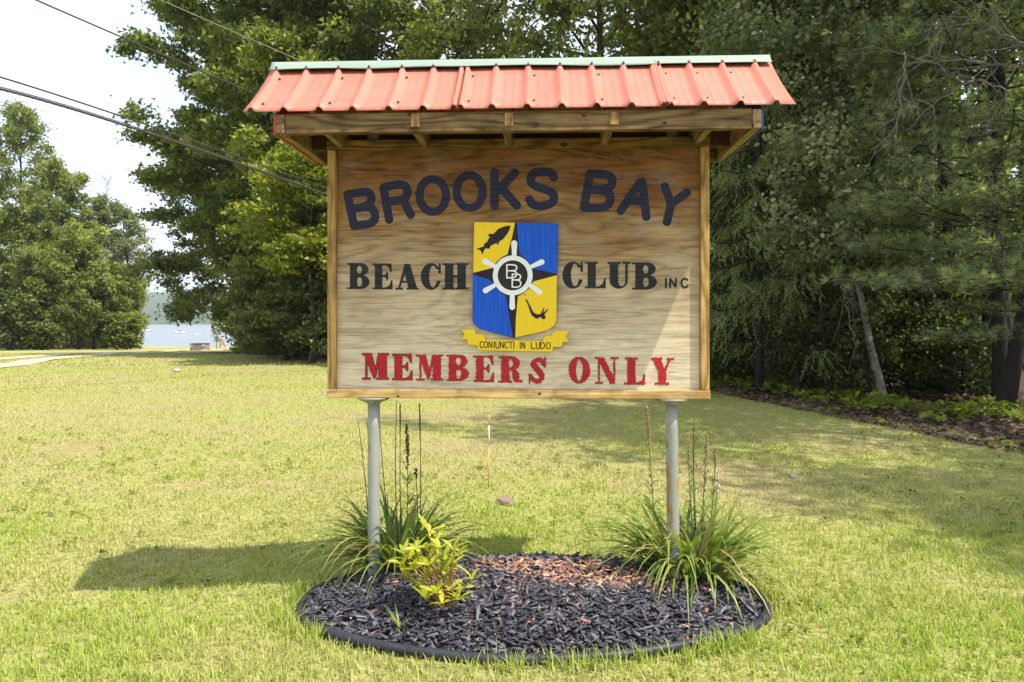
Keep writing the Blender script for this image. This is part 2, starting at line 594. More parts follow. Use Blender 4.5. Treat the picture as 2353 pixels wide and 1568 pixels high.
M['ground'] = ground_mat()
M['sand'] = simple('sandy_track', (0.46, 0.38, 0.26), 0.95, 0.25, 6.0, 0.3)
M['grass'] = leaf_mat('grass_blades', (0.425, 0.392, 0.195), (0.368, 0.388, 0.112), (0.290, 0.380, 0.052), 0.25, 0.55, 0.15)
M['oak'] = leaf_mat('oak_leaves', (0.045, 0.070, 0.018), (0.135, 0.172, 0.036), (0.36, 0.37, 0.09), 0.5)
M['bright'] = leaf_mat('young_maple_leaves', (0.07, 0.10, 0.012), (0.20, 0.23, 0.026), (0.46, 0.43, 0.05), 0.45)
M['shade'] = leaf_mat('dark_beech_leaves', (0.042, 0.058, 0.020), (0.125, 0.155, 0.045), (0.29, 0.31, 0.085), 0.42)
M['aspen'] = leaf_mat('aspen_leaves', (0.070, 0.098, 0.045), (0.175, 0.215, 0.110), (0.36, 0.39, 0.24), 0.35)
M['far'] = leaf_mat('hedgerow_leaves', (0.055, 0.085, 0.022), (0.185, 0.215, 0.055), (0.40, 0.41, 0.13), 0.5)
M['pale'] = leaf_mat('pale_poplar_leaves', (0.11, 0.14, 0.055), (0.21, 0.235, 0.11), (0.34, 0.36, 0.20), 0.35)
M['pine'] = leaf_mat('pine_needles', (0.050, 0.075, 0.042), (0.200, 0.250, 0.130), (0.62, 0.63, 0.30), 0.4)
M['spruce'] = leaf_mat('spruce_needles', (0.060, 0.088, 0.036), (0.200, 0.245, 0.095), (0.42, 0.46, 0.19), 0.4)
M['wood_deep'] = leaf_mat('deep_wood_leaves', (0.040, 0.070, 0.012), (0.14, 0.19, 0.022), (0.36, 0.40, 0.05), 0.55)
M['under'] = leaf_mat('shaded_undergrowth_leaves', (0.018, 0.028, 0.009), (0.058, 0.082, 0.018), (0.16, 0.19, 0.035), 0.4)  # leaf colour darkened to stand in for shade low in the woods
M['seedling'] = leaf_mat('seedling_leaves', (0.07, 0.11, 0.015), (0.15, 0.20, 0.025), (0.27, 0.30, 0.04), 0.4)
M['litter'] = leaf_mat('fallen_leaves', (0.045, 0.026, 0.018), (0.12, 0.075, 0.055), (0.24, 0.17, 0.13), 0.1)
M['strap'] = leaf_mat('strap_leaves', (0.055, 0.095, 0.020), (0.15, 0.21, 0.045), (0.33, 0.38, 0.11), 0.3, 0.4)
M['strap_dry'] = leaf_mat('dry_strap_leaves', (0.22, 0.15, 0.06), (0.34, 0.25, 0.11), (0.46, 0.37, 0.19), 0.25)
M['peony'] = leaf_mat('peony_leaves', (0.24, 0.31, 0.032), (0.43, 0.45, 0.055), (0.58, 0.53, 0.11), 0.4, 0.45)
M['bark'] = simple('grey_brown_bark', (0.060, 0.045, 0.034), 0.95, 0.45, 14.0, 0.8)
M['bark_dark'] = simple('dark_brown_bark', (0.022, 0.017, 0.014), 0.95, 0.4, 14.0, 0.8)  # near-black bark tone
M['bark_pale'] = simple('pale_bark', (0.17, 0.145, 0.12), 0.9, 0.4, 10.0, 0.6)
M['twig'] = simple('grey_dead_twigs', (0.19, 0.165, 0.15), 0.9, 0.25, 12.0)


def birch():
    m, nt, b = new_mat('birch_bark')
    mp = coords(nt, (3, 3, 9))
    n = N(nt, 'ShaderNodeTexNoise', Scale=1.4, Detail=6.0, Roughness=0.65)
    nt.links.new(mp.outputs['Vector'], n.inputs['Vector'])
    r = ramp(nt, [(0.44, (0.035, 0.03, 0.028)), (0.54, (0.30, 0.28, 0.26))])
    nt.links.new(n.outputs['Fac'], r.inputs['Fac'])
    nt.links.new(r.outputs['Color'], b.inputs['Base Color'])
    b.inputs['Roughness'].default_value = 0.8
    return m


M['birch'] = birch()


def chip_mat():
    m, nt, b = new_mat('mulch_chips')
    a = N(nt, 'ShaderNodeAttribute', attribute_name='tint')
    r = ramp(nt, [(0.0, (0.012, 0.011, 0.015)), (0.30, (0.034, 0.033, 0.044)), (0.50, (0.085, 0.080, 0.100)), (0.60, (0.15, 0.145, 0.165)), (0.62, (0.20, 0.085, 0.055)), (0.85, (0.36, 0.17, 0.11)), (1.0, (0.50, 0.36, 0.24))])
    nt.links.new(a.outputs['Fac'], r.inputs['Fac'])
    nt.links.new(r.outputs['Color'], b.inputs['Base Color'])
    b.inputs['Roughness'].default_value = 0.62
    return m


M['chips'] = chip_mat()
M['mulch'] = simple('mulch_bed_soil', (0.014, 0.013, 0.015), 0.95, 0.5, 60.0, 1.0)
M['edging'] = simple('black_plastic_edging', (0.026, 0.028, 0.036), 0.52, 0.3, 30.0, 0.3, 0.0, 0.3)
M['cable'] = simple('black_cable_sheath', (0.035, 0.033, 0.034), 0.6, 0.2)
M['cable_grey'] = simple('grey_cable', (0.055, 0.053, 0.048), 0.6, 0.2)
M['cable_light'] = simple('pale_cable', (0.30, 0.29, 0.25), 0.6, 0.2)
M['stake_orange'] = simple('orange_stake', (0.55, 0.31, 0.12), 0.5, 0.1)
M['stake_white'] = simple('white_stake_sleeve', (0.75, 0.74, 0.68), 0.5, 0.05)
M['rock'] = simple('pale_rock', (0.38, 0.31, 0.25), 0.9, 0.3, 18.0, 0.8)
M['rock_brown'] = simple('brown_rock', (0.22, 0.165, 0.11), 0.9, 0.3, 18.0, 0.8)
M['stone'] = simple('pinkish_stone', (0.42, 0.33, 0.28), 0.9, 0.3, 14.0, 0.8)
M['stone_dark'] = simple('grey_stone', (0.20, 0.19, 0.18), 0.9, 0.3, 14.0, 0.8)
M['boat'] = simple('white_hull', (0.75, 0.75, 0.74), 0.3, 0.05)
M['glass'] = simple('dark_windscreen', (0.05, 0.06, 0.07), 0.1, 0.1)
M['cedar'] = simple('cedar_slats', (0.30, 0.13, 0.05), 0.7, 0.2)
M['flower'] = simple('lilac_petals', (0.50, 0.28, 0.55), 0.6, 0.15, 40)
M['seed'] = simple('dry_seed_head', (0.30, 0.22, 0.08), 0.9, 0.4, 60)
M['seed_dark'] = simple('dark_seed_head', (0.055, 0.045, 0.025), 0.9, 0.4, 60)
M['stem_dark'] = simple('dark_dry_stem', (0.045, 0.035, 0.026), 0.8, 0.2)
M['stem_green'] = simple('green_stem', (0.16, 0.21, 0.045), 0.6, 0.2)
M['stem_brown'] = simple('orange_brown_stem', (0.32, 0.14, 0.04), 0.6, 0.2)
M['pole'] = simple('utility_pole_wood', (0.11, 0.08, 0.055), 0.9, 0.3, 8)


# ------------------------------------------------------------------ terrain
BX, BY, BRX, BRY = 0.09, 3.31, 1.055, 0.545         # planting bed
EDGE = np.array([(8.6, -6), (7.6, 0), (6.7, 4.5), (5.75, 8.3), (5.0, 12.0), (4.2, 15.0), (2.0, 18.5), (-2.5, 23.0), (-8.0, 27.5), (-13.0, 31.0), (-16.5, 37.0), (-23.0, 60.0), (-41.0, 112.0)])


def edge_x(y):
    return np.interp(y, EDGE[:, 1], EDGE[:, 0])


def gz(x, y):
    x = np.asarray(x, dtype=np.float64); y = np.asarray(y, dtype=np.float64)
    s = y - 28.0
    d = 0.5 * (s + np.sqrt(s * s + 9.0))
    z = -0.031 * d + 0.008
    z = z - np.clip(y - 131.0, 0, 40) * 0.11
    far = np.clip((y - 6) / 20, 0, 1)
    z = z - 0.095 * np.clip((-x - 0.85) / 1.0, 0, 1) * np.clip((y - 1.5) / 1.2, 0, 1) * np.clip((7.5 - y) / 3.0, 0, 1)
    z = z + (fbm(x * 0.35, y * 0.35, 3, 3) - 0.5) * 0.10 * (0.25 + far)
    return z


xs = np.unique(np.concatenate([np.linspace(-14, 13, 130), np.linspace(-60, -14, 40), np.linspace(13, 50, 30), [-900, -500, -300, -180, -120, -80, 70, 120, 200, 400, 900]]))
ys = np.unique(np.concatenate([np.linspace(0.5, 32, 150), np.linspace(32, 140, 60), [-60, -30, -12, -4, -1, 150, 170, 200]]))
GX, GY = np.meshgrid(xs, ys)
GZ = gz(GX, GY)
nx, ny = len(xs), len(ys)
ii = (np.arange(ny - 1)[:, None] * nx + np.arange(nx - 1)[None, :]).reshape(-1)
Q = np.stack([ii, ii + 1, ii + nx + 1, ii + nx], axis=-1)
ex = edge_x(GY) + (fbm(GX * 1.3, GY * 1.3, 9, 3) - 0.5) * 1.6
litter = np.clip((GX - ex + 0.75 * np.clip((16 - GY) / 3, 0, 1)) / 0.5, 0, 1)
patch = fbm(GX * 0.55, GY * 0.8, 21, 4) + 0.25 * (fbm(GX * 3, GY * 3, 5, 2) - 0.5)
lawn = link('lawn', mk('lawn', np.stack([GX, GY, GZ], -1).reshape(-1, 3), Q, M['ground'], {'litter': litter, 'patch': patch}, True))
tag(lawn, kind='structure')


def ribbon(name, pts, width, mat, lift):
    P = np.array(pts, dtype=float)
    t = np.linspace(0, len(P) - 1, 60)
    C = np.stack([np.interp(t, np.arange(len(P)), P[:, k]) for k in (0, 1)], -1)
    for _ in range(6): C[1:-1] = (C[:-2] + 2 * C[1:-1] + C[2:]) / 4
    T = np.gradient(C, axis=0)
    T /= np.linalg.norm(T, axis=1)[:, None]
    S = np.stack([T[:, 1], -T[:, 0]], -1)
    V = []
    K = 6
    for i in range(len(C)):
        w = width * (0.85 + 0.5 * vnoise(i * 0.6, 3.0, 4))
        for k in range(K + 1):
            p = C[i] + S[i] * (k / K - 0.5) * w
            V.append((p[0], p[1], float(gz(p[0], p[1])) + lift))
    F = [(i * (K + 1) + k, i * (K + 1) + k + 1, (i + 1) * (K + 1) + k + 1, (i + 1) * (K + 1) + k) for i in range(len(C) - 1) for k in range(K)]
    o = link(name, mk(name, V, np.array(F), mat, None, True))
    return tag(o, kind='structure')


ribbon('dirt_track', [(-13.2, 12), (-14.2, 18), (-15.1, 21), (-16.2, 24.4), (-17.2, 28.6), (-18.3, 33), (-20.5, 44), (-24, 60), (-31, 85)], 0.85, M['sand'], 0.02)
ribbon('dirt_track', [(-15.6, 12), (-16.6, 18), (-17.2, 21), (-18.0, 24.4), (-19.0, 28.6), (-20.0, 33), (-22.2, 44), (-25.8, 60), (-33, 85)], 0.75, M['sand'], 0.02)
ribbon('beach', [(-120, 126), (-75, 127), (-52, 128), (-44, 129), (-30, 130), (0, 130)], 6.0, M['sand'], 0.03)


def lake_mat():
    m, nt, b = new_mat('lake_water')
    mp = coords(nt, (0.35, 1.0, 1))
    n = N(nt, 'ShaderNodeTexNoise', Scale=0.9, Detail=6.0, Roughness=0.6)
    nt.links.new(mp.outputs['Vector'], n.inputs['Vector'])
    b.inputs['Base Color'].default_value = (0.14, 0.165, 0.195, 1)
    b.inputs['Roughness'].default_value = 0.18
    b.inputs['IOR'].default_value = 1.33
    bump(nt, b, n.outputs['Fac'], 0.55, 0.35)
    return m


LZ = -3.25
V = [(-4000, 110, LZ), (2500, 110, LZ), (2500, 3000, LZ), (-4000, 3000, LZ)]
tag(link('lake', mk('lake', V, np.array([(0, 1, 2, 3)]), lake_mat())), kind='structure')

# far wooded hills across the lake
def hill_mat():
    m, nt, b = new_mat('far_forest')
    mp = coords(nt, (1, 1, 1.6))
    n = N(nt, 'ShaderNodeTexNoise', Scale=0.035, Detail=6.0, Roughness=0.7)
    nt.links.new(mp.outputs['Vector'], n.inputs['Vector'])
    r = ramp(nt, [(0.3, (0.020, 0.040, 0.018)), (0.6, (0.060, 0.095, 0.03)), (0.8, (0.10, 0.13, 0.045))])
    nt.links.new(n.outputs['Fac'], r.inputs['Fac'])
    nt.links.new(r.outputs['Color'], b.inputs['Base Color'])
    b.inputs['Roughness'].default_value = 1.0
    b.inputs['Specular IOR Level'].default_value = 0.0
    return m


M['hill'] = hill_mat()


def hills(name, y0, y1, top, seed, x0=-2600, x1=1400, nxx=420, nyy=34, bumpy=9.0):
    X, T = np.meshgrid(np.linspace(x0, x1, nxx), np.linspace(0, 1, nyy))
    Y = y0 + (y1 - y0) * T
    prof = np.sin(np.clip(T, 0, 1) * np.pi / 2) ** 0.9
    H = top * (0.65 + 0.7 * fbm(X / 520.0, Y / 900.0, seed, 3))
    Z = LZ - 0.5 + prof * H + (T > 0.01) * bumpy * (vnoise(X / 9.0, Y / 9.0, seed + 5) - 0.2)
    i0 = (np.arange(nyy - 1)[:, None] * nxx + np.arange(nxx - 1)[None, :]).reshape(-1)
    Qh = np.stack([i0, i0 + 1, i0 + nxx + 1, i0 + nxx], -1)
    o = link(name, mk(name, np.stack([X, Y, Z], -1).reshape(-1, 3), Qh, M['hill'], None, False))
    return tag(o, kind='structure')


hills('hills', 1450, 2300, 92, 31)
hills('far_shore', 1300, 1450, 14, 47, nxx=800, nyy=14, bumpy=13.0)

# ------------------------------------------------------------------ foliage builders
def leaves_mesh(name, C, size, rng, mat, tint, up=0.9, aspect=0.55, hexa=False, tri=False):
    n = len(C)
    nr = rng.normal(size=(n, 3))
    nr[:, 2] = np.abs(nr[:, 2]) * 0.6 + up
    nr[:, :2] *= 1.0
    nr /= np.linalg.norm(nr, axis=1)[:, None]
    a = rng.normal(size=(n, 3))
    T = np.cross(nr, a)
    T /= np.linalg.norm(T, axis=1)[:, None] + 1e-9
    B = np.cross(nr, T)
    s = (size * rng.uniform(0.65, 1.35, n))[:, None]
    if hexa:
        prof = [(-0.5, 0.0), (-0.22, 0.42), (0.2, 0.36), (0.5, 0.0), (0.2, -0.36), (-0.22, -0.42)]
    elif tri:
        prof = [(-0.5, 0.28), (-0.12, -0.58), (0.62, 0.22)]
    else:
        prof = [(-0.5, 0.0), (0.05, 0.5), (0.5, 0.0), (0.05, -0.5)]
    k = len(prof)
    fold = 0.10
    V = np.stack([C + s * (p[0] * T + p[1] * aspect * 1.4 * B + fold * abs(p[1]) * nr) for p in prof], axis=1).reshape(-1, 3)
    F = (np.arange(n)[:, None] * k + np.arange(k)[None, :])
    return mk(name, V, F, mat, {'tint': np.repeat(tint, k)})


def shape_round(t): return np.sqrt(np.clip(1 - (2 * t - 0.85) ** 2 / 1.35, 0.04, 1))
def shape_oval(t): return np.sqrt(np.clip(1 - (2 * t - 1.0) ** 2 / 1.08, 0.05, 1))
def shape_cone(t): return np.clip(1.05 - t, 0.06, 1)
def shape_skirt(t): return np.clip(1.0 - 0.75 * t ** 1.4, 0.08, 1)


def tree(name, label, x, y, h, r, cb, leaf, bark, size, n_leaf, seed, shape=shape_round, nlimb=26, group=None, lean=(0, 0), tr=None,
         elev=(10, 55), droop=0.0, flat=0.45, crad=0.55, hexa=False, tint_shift=0.0, ncl=7, up=0.9, cat='tree', tri=False):
    rng = np.random.default_rng(seed)
    z0 = float(gz(x, y))
    root = empty(name, (x, y, z0))
    tag(root, label, cat, group)
    tr = tr or h * 0.011 + 0.03
    tz = np.linspace(-0.15, h * 0.97, 11)
    f = np.clip(tz / h, 0, 1)
    wob = rng.normal(scale=h * 0.006, size=(11, 2)).cumsum(0)
    wob[0] = 0
    TP = np.stack([lean[0] * f ** 1.2 * h + wob[:, 0], lean[1] * f ** 1.2 * h + wob[:, 1], tz], -1)
    TR = tr * (1 - 0.86 * f) * (1 + 0.5 * np.exp(-np.clip(tz, 0, None) * 4))
    wood = MB()
    wood.tube(TP, TR, 8)
    centers, crs = [], []
    for i in range(nlimb):
        tt = (i + rng.uniform(0.1, 0.9)) / nlimb
        t = cb + (0.99 - cb) * tt
        p0 = np.array([np.interp(t * h, tz, TP[:, k]) for k in range(3)])
        az = i * 2.39996 + rng.uniform(-0.5, 0.5)
        L = r * float(shape(tt)) * rng.uniform(0.72, 1.15)
        el = R(elev[0] + (elev[1] - elev[0]) * tt + rng.uniform(-9, 9))
        d = np.array([math.cos(az) * math.cos(el), math.sin(az) * math.cos(el), math.sin(el)])
        lat = np.array([-math.sin(az), math.cos(az), 0])
        s = np.linspace(0, 1, 6)
        bend = rng.normal(scale=0.10)
        LP = p0 + d * (L * s)[:, None] + lat * (L * bend * s ** 2)[:, None]
        LP[:, 2] += (-droop * L) * s ** 2
        r0 = min(float(np.interp(t * h, tz, TR)) * 0.55, 0.012 + L * 0.016)
        wood.tube(LP, r0 * (1 - 0.85 * s), 5, False)
        for k in range(ncl):
            sc = rng.uniform(0.22, 1.0) ** 0.8
            b0 = np.array([np.interp(sc, s, LP[:, q]) for q in range(3)])
            side = rng.choice([-1, 1]) * rng.uniform(0.1, 1.0) * L * 0.42 * (1.15 - sc * 0.8)
            c = b0 + lat * side + d * rng.uniform(0, 0.12) * L
            c[2] += rng.normal(scale=0.10 * min(L, 3)) - droop * abs(side) * 0.4
            if abs(side) > 0.35: wood.tube(np.array([b0, (b0 + c) / 2 + [0, 0, 0.04], c]), [r0 * 0.3, r0 * 0.2, 0.004], 3, False)
            centers.append(c)
            crs.append(crad * rng.uniform(0.6, 1.35))
        centers.append(LP[-1]); crs.append(crad * 0.8)
    centers = np.array(centers)
    crs = np.array(crs)
    w = crs ** 2
    idx = rng.choice(len(centers), size=n_leaf, p=w / w.sum())
    off = rng.normal(size=(n_leaf, 3)) * 0.48
    off[:, 2] *= flat
    P = centers[idx] + off * crs[idx][:, None]
    P[:, 2] -= droop * 0.8 * (off[:, 0] ** 2 + off[:, 1] ** 2) * crs[idx]
    P = P[P[:, 2] > 0.12]
    m = len(P)
    ct = rng.normal(scale=0.13, size=len(centers))[idx][:m]
    tint = np.clip(0.42 + tint_shift + ct + rng.normal(scale=0.16, size=m), 0, 1)
    link('trunk', wood.mesh('trunk', bark), root)
    link('crown', leaves_mesh('crown', P, size, rng, leaf, tint, up=up, hexa=hexa, tri=tri), root)
    return root


def bare_tree(name, label, x, y, h, r, bark, seed, group=None, n=26, tr=0.07, cat='dead tree'):
    rng = np.random.default_rng(seed)
    root = tag(empty(name, (x, y, float(gz(x, y)))), label, cat, group)
    w = MB(); tw = MB()
    tz = np.linspace(-0.1, h, 9)
    TP = np.stack([rng.normal(scale=0.05, size=9).cumsum(), rng.normal(scale=0.05, size=9).cumsum(), tz], -1)
    w.tube(TP, tr * (1 - 0.9 * tz / h), 6)
    for i in range(n):
        t = 0.35 + 0.64 * (i + rng.random()) / n
        p0 = np.array([np.interp(t * h, tz, TP[:, k]) for k in range(3)])
        az = rng.uniform(0, 6.28)
        el = R(rng.uniform(25, 65))
        L = r * (1.1 - t * 0.7) * rng.uniform(0.6, 1.1)
        d = np.array([math.cos(az) * math.cos(el), math.sin(az) * math.cos(el), math.sin(el)])
        s = np.linspace(0, 1, 5)
        LP = p0 + d * (L * s)[:, None] + rng.normal(scale=0.04 * L, size=(5, 3)) * s[:, None]
        tw.tube(LP, tr * 0.32 * (1 - 0.8 * s), 4, False)
        for k in range(4):
            q = LP[rng.integers(1, 5)]
            d2 = d + rng.normal(scale=0.5, size=3)
            d2 /= np.linalg.norm(d2)
            l2 = L * rng.uniform(0.2, 0.45)
            tw.tube([q, q + d2 * l2 * 0.5, q + d2 * l2 + [0, 0, 0.05]], [tr * 0.14, tr * 0.1, tr * 0.05], 3, False)
    link('trunk', w.mesh('trunk', bark), root)
    link('branches', tw.mesh('branches', bark), root)
    return root


def pine_tree(name, label, x, y, h, r, cb, seed, nl=44, tufts=14, needle=0.115, tr=0.16, per=26, group=None, az_lim=None):
    rng = np.random.default_rng(seed)
    root = tag(empty(name, (x, y, float(gz(x, y)))), label, 'tree', group)
    wood = MB()
    tz = np.linspace(-0.15, h, 10)
    TP = np.stack([rng.normal(scale=0.04, size=10).cumsum(), rng.normal(scale=0.04, size=10).cumsum(), tz], -1)
    wood.tube(TP, tr * (1 - 0.85 * np.clip(tz / h, 0, 1)), 9)
    pos, dirs = [], []
    for i in range(nl):
        tt = (i + rng.random()) / nl
        t = cb + (1 - cb) * tt
        p0 = np.array([np.interp(t * h, tz, TP[:, k]) for k in range(3)])
        az = i * 2.39996 + rng.uniform(-0.4, 0.4)
        if az_lim is not None and i % 3: az = rng.normal(*az_lim)
        L = r * (1.04 - tt * 0.92) * rng.uniform(0.7, 1.1)
        el = R(-6 + 38 * tt + rng.uniform(-8, 8))
        d = np.array([math.cos(az) * math.cos(el), math.sin(az) * math.cos(el), math.sin(el)])
        lat = np.array([-math.sin(az), math.cos(az), 0.0])
        s = np.linspace(0, 1, 7)
        LP = p0 + d * (L * s)[:, None]
        LP[:, 2] += 0.16 * L * s ** 3 - 0.10 * L * s
        wood.tube(LP, (0.004 + 0.006 * L) * (1 - 0.8 * s), 5, False)
        for k in range(tufts):
            sc = 0.30 + 0.70 * (k + rng.random()) / tufts
            b0 = np.array([np.interp(sc, s, LP[:, q]) for q in range(3)])
            sd = 1 if k % 2 else -1
            l2 = L * 0.42 * (1.18 - sc) * rng.uniform(0.7, 1.2) + 0.12
            d2 = d * 0.75 + lat * sd * 0.75 + np.array([0, 0, 0.16])
            d2 /= np.linalg.norm(d2)
            e = b0 + d2 * l2
            wood.tube([b0, (b0 + e) / 2, e], [0.005, 0.004, 0.003], 3, False)
            ns = max(2, int(l2 / 0.13))
            for q in range(ns):
                f = (q + 0.7) / ns
                off = rng.normal(scale=0.03, size=3)
                pos.append(b0 + d2 * l2 * f + off)
                dd = d2 + rng.normal(scale=0.35, size=3) + np.array([0, 0, 0.25])
                dirs.append(dd / np.linalg.norm(dd))
    pos = np.array(pos); dirs = np.array(dirs)
    n = len(pos)
    nd = dirs[:, None, :] * rng.uniform(0.4, 1.3, (n, per, 1)) + rng.normal(scale=0.46, size=(n, per, 3))
    nd /= np.linalg.norm(nd, axis=2)[:, :, None]
    nd = nd.reshape(-1, 3)
    base = np.repeat(pos, per, axis=0)
    ln = (needle * rng.uniform(0.7, 1.2, n * per))[:, None]
    sidev = np.cross(nd, rng.normal(size=(n * per, 3)))
    sidev /= np.linalg.norm(sidev, axis=1)[:, None] + 1e-9
    wd = 0.0050
    V = np.stack([base - sidev * wd, base + sidev * wd, base + nd * ln], axis=1).reshape(-1, 3)
    F = np.arange(n * per * 3).reshape(-1, 3)
    tint = np.repeat(0.42 + rng.normal(scale=0.17, size=n), per) + rng.normal(scale=0.10, size=n * per)
    tint = np.clip(np.repeat(tint, 3) + np.tile([-0.16, -0.16, 0.22], n * per), 0, 1)  # paler tips: new growth and sun on the tufts, put into tint
    link('trunk', wood.mesh('trunk', M['bark_dark']), root)
    link('crown', mk('crown', V, F, M['pine'], {'tint': tint}), root)
    return root


def spruce_tree(name, label, x, y, h, r, cb, seed, nl=40, tr=0.14, group=None, hang=0.8):
    """conifer with sprays of needles hanging from its boughs"""
    rng = np.random.default_rng(seed)
    root = tag(empty(name, (x, y, float(gz(x, y)))), label, 'tree', group)
    wood = MB()
    tz = np.linspace(-0.15, h, 10)
    TP = np.stack([tz * 0, tz * 0, tz], -1)
    wood.tube(TP, tr * (1 - 0.88 * np.clip(tz / h, 0, 1)), 8)
    A, D, Ln = [], [], []
    for i in range(nl):
        tt = (i + rng.random()) / nl
        t = cb + (1 - cb) * tt
        az = i * 2.39996 + rng.uniform(-0.4, 0.4) if i % 2 else rng.normal(4.0, 0.8)
        L = r * (1.03 - tt * 0.9) * rng.uniform(0.75, 1.1)
        d = np.array([math.cos(az), math.sin(az), -0.12])
        lat = np.array([-math.sin(az), math.cos(az), 0.0])
        s = np.linspace(0, 1, 7)
        LP = np.array([0, 0, t * h]) + d * (L * s)[:, None]
        LP[:, 2] += -0.22 * L * s + 0.20 * L * s ** 3
        wood.tube(LP, (0.005 + 0.010 * L) * (1 - 0.8 * s), 4, False)
        nb = int(9 + L * 12)
        for k in range(nb):
            sc = 0.18 + 0.82 * (k + rng.random()) / nb
            b0 = np.array([np.interp(sc, s, LP[:, q]) for q in range(3)])
            l2 = hang * rng.uniform(0.35, 1.0) * (1.15 - 0.6 * sc)
            dd = lat * rng.choice([-1, 1]) * rng.uniform(0.15, 0.9) + d * 0.55 + np.array([0, 0, -0.75 * rng.uniform(0.5, 1.2)])
            A.append(b0); D.append(dd / np.linalg.norm(dd)); Ln.append(l2)
    A = np.array(A); D = np.array(D); Ln = np.array(Ln)
    n = len(A)
    per = 24
    f = (np.arange(per) + 0.5) / per
    base = A[:, None, :] + D[:, None, :] * (Ln[:, None] * f[None, :])[:, :, None]
    base[:, :, 2] -= (0.22 * Ln[:, None] * f[None, :] ** 2)
    base = base.reshape(-1, 3)
    nd = np.repeat(D, per, 0) * 0.8 + rng.normal(scale=0.75, size=(n * per, 3))
    nd /= np.linalg.norm(nd, axis=1)[:, None]
    sv = np.cross(nd, rng.normal(size=(n * per, 3)))
    sv /= np.linalg.norm(sv, axis=1)[:, None] + 1e-9
    ln = rng.uniform(0.035, 0.06, n * per)[:, None]
    V = np.stack([base - sv * 0.0085, base + sv * 0.0085, base + nd * ln], 1).reshape(-1, 3)
    F = np.arange(n * per * 3).reshape(-1, 3)
    tint = np.clip(np.repeat(rng.normal(scale=0.12, size=n), per) + 0.30 + 0.35 * np.tile(f, n) + rng.normal(scale=0.10, size=n * per), 0, 1)
    link('trunk', wood.mesh('trunk', M['bark_dark']), root)
    link('crown', mk('crown', V, F, M['spruce'], {'tint': np.repeat(tint, 3)}), root)
    return root


# ------------------------------------------------------------------ trees, far left across the field
GL = 'trees along the left edge of the field'
def lt(u, top, Y, r, label, leaf, seed, **kw):
    x = xat(u, Y)
    h = EYE + (HY - top) / FPX * Y - float(gz(x, Y))
    kw['n_leaf'] = int(kw.get('n_leaf', 15000) * 1.8); kw.setdefault('size', 0.22); kw.setdefault('crad', 0.46); kw.setdefault('shape', shape_oval); kw.setdefault('cb', 0.16); kw.setdefault('tri', True); kw.setdefault('nlimb', 25); kw.setdefault('up', 0.25); kw.setdefault('flat', 0.75); kw.setdefault('elev', (18, 66)); kw.setdefault('ncl', 10)
    kw.setdefault('bark', M['bark'])
    return tree(kw.pop('name', 'field_tree'), label, x, Y, h, r, leaf=leaf, seed=seed, group=GL, **kw)


lt(50, 284, 62, 3.6, 'tallest tree of the left group, open rounded crown rising above all the others', M['far'], 101, cb=0.46, nlimb=22, tint_shift=0.05, crad=0.62, n_leaf=7500, shape=shape_oval, elev=(25, 65), name='broadleaf_tree')
lt(-60, 330, 60, 4.5, 'broad green tree cut by the left picture edge', M['far'], 102, name='broadleaf_tree')
lt(140, 415, 60, 3.6, 'green maple just right of the tallest left tree, lower and fuller', M['far'], 103, name='maple_tree', tint_shift=0.08)
lt(215, 476, 64, 3.2, 'pale grey green poplar with a soft rounded top in the left group', M['pale'], 104, name='poplar_tree', n_leaf=8500)
lt(284, 505, 66, 2.9, 'thin pale poplar with open twigs, second from the lake gap', M['pale'], 105, name='poplar_tree', n_leaf=5200)
lt(268, 640, 57, 2.5, 'low leafy tree at the right end of the left group, leaning to the lake', M['far'], 106, name='maple_tree', cb=0.08, lean=(0.02, 0), n_leaf=12000)
lt(180, 560, 54, 3.2, 'yellow green maple standing in front of the left group', M['far'], 107, name='maple_tree', cb=0.14, tint_shift=0.14, n_leaf=15000)
lt(20, 520, 53, 3.9, 'dense dark hardwood low in front of the tallest left tree', M['oak'], 108, name='broadleaf_tree', cb=0.08, n_leaf=17000)
lt(95, 615, 51, 2.8, 'small bushy hardwood over the dark opening in the left group', M['far'], 109, name='broadleaf_tree', cb=0.2, n_leaf=11000)
lt(215, 640, 55, 2.4, 'small dark trunked maple beside the thin black stems', M['far'], 110, name='maple_tree', cb=0.18, bark=M['bark_dark'], n_leaf=10000)
bare_tree('dead_tree', 'leafless grey tree rising behind the poplar, left of two', xat(192, 70), 70, 17.2, 2.2, M['twig'], 111, 'dead trees behind the poplars', n=22, tr=0.10)
bare_tree('dead_tree', 'leafless grey tree with a fan of fine twigs, right of two', xat(247, 70), 70, 17.0, 3.2, M['twig'], 112, 'dead trees behind the poplars', n=40, tr=0.11)
for k, (u, Y, h, lab) in enumerate([(30, 50, 3.4, 'dark hemlock bush at the foot of the left trees, by the picture edge'), (95, 51, 2.6, 'dark low hemlock bush beside the thin stems of the left group'),
                                    (292, 54, 2.2, 'rounded green bush at the water end of the left group')]):
    tree('shrub', lab, xat(u, Y), Y, h, 2.0 if k < 2 else 1.2, 0.05, M['shade'] if k < 2 else M['far'], M['bark_dark'], 0.26, 7000, 120 + k, shape=shape_oval, nlimb=16, crad=0.6, group='bushes under the left trees', cat='bush')

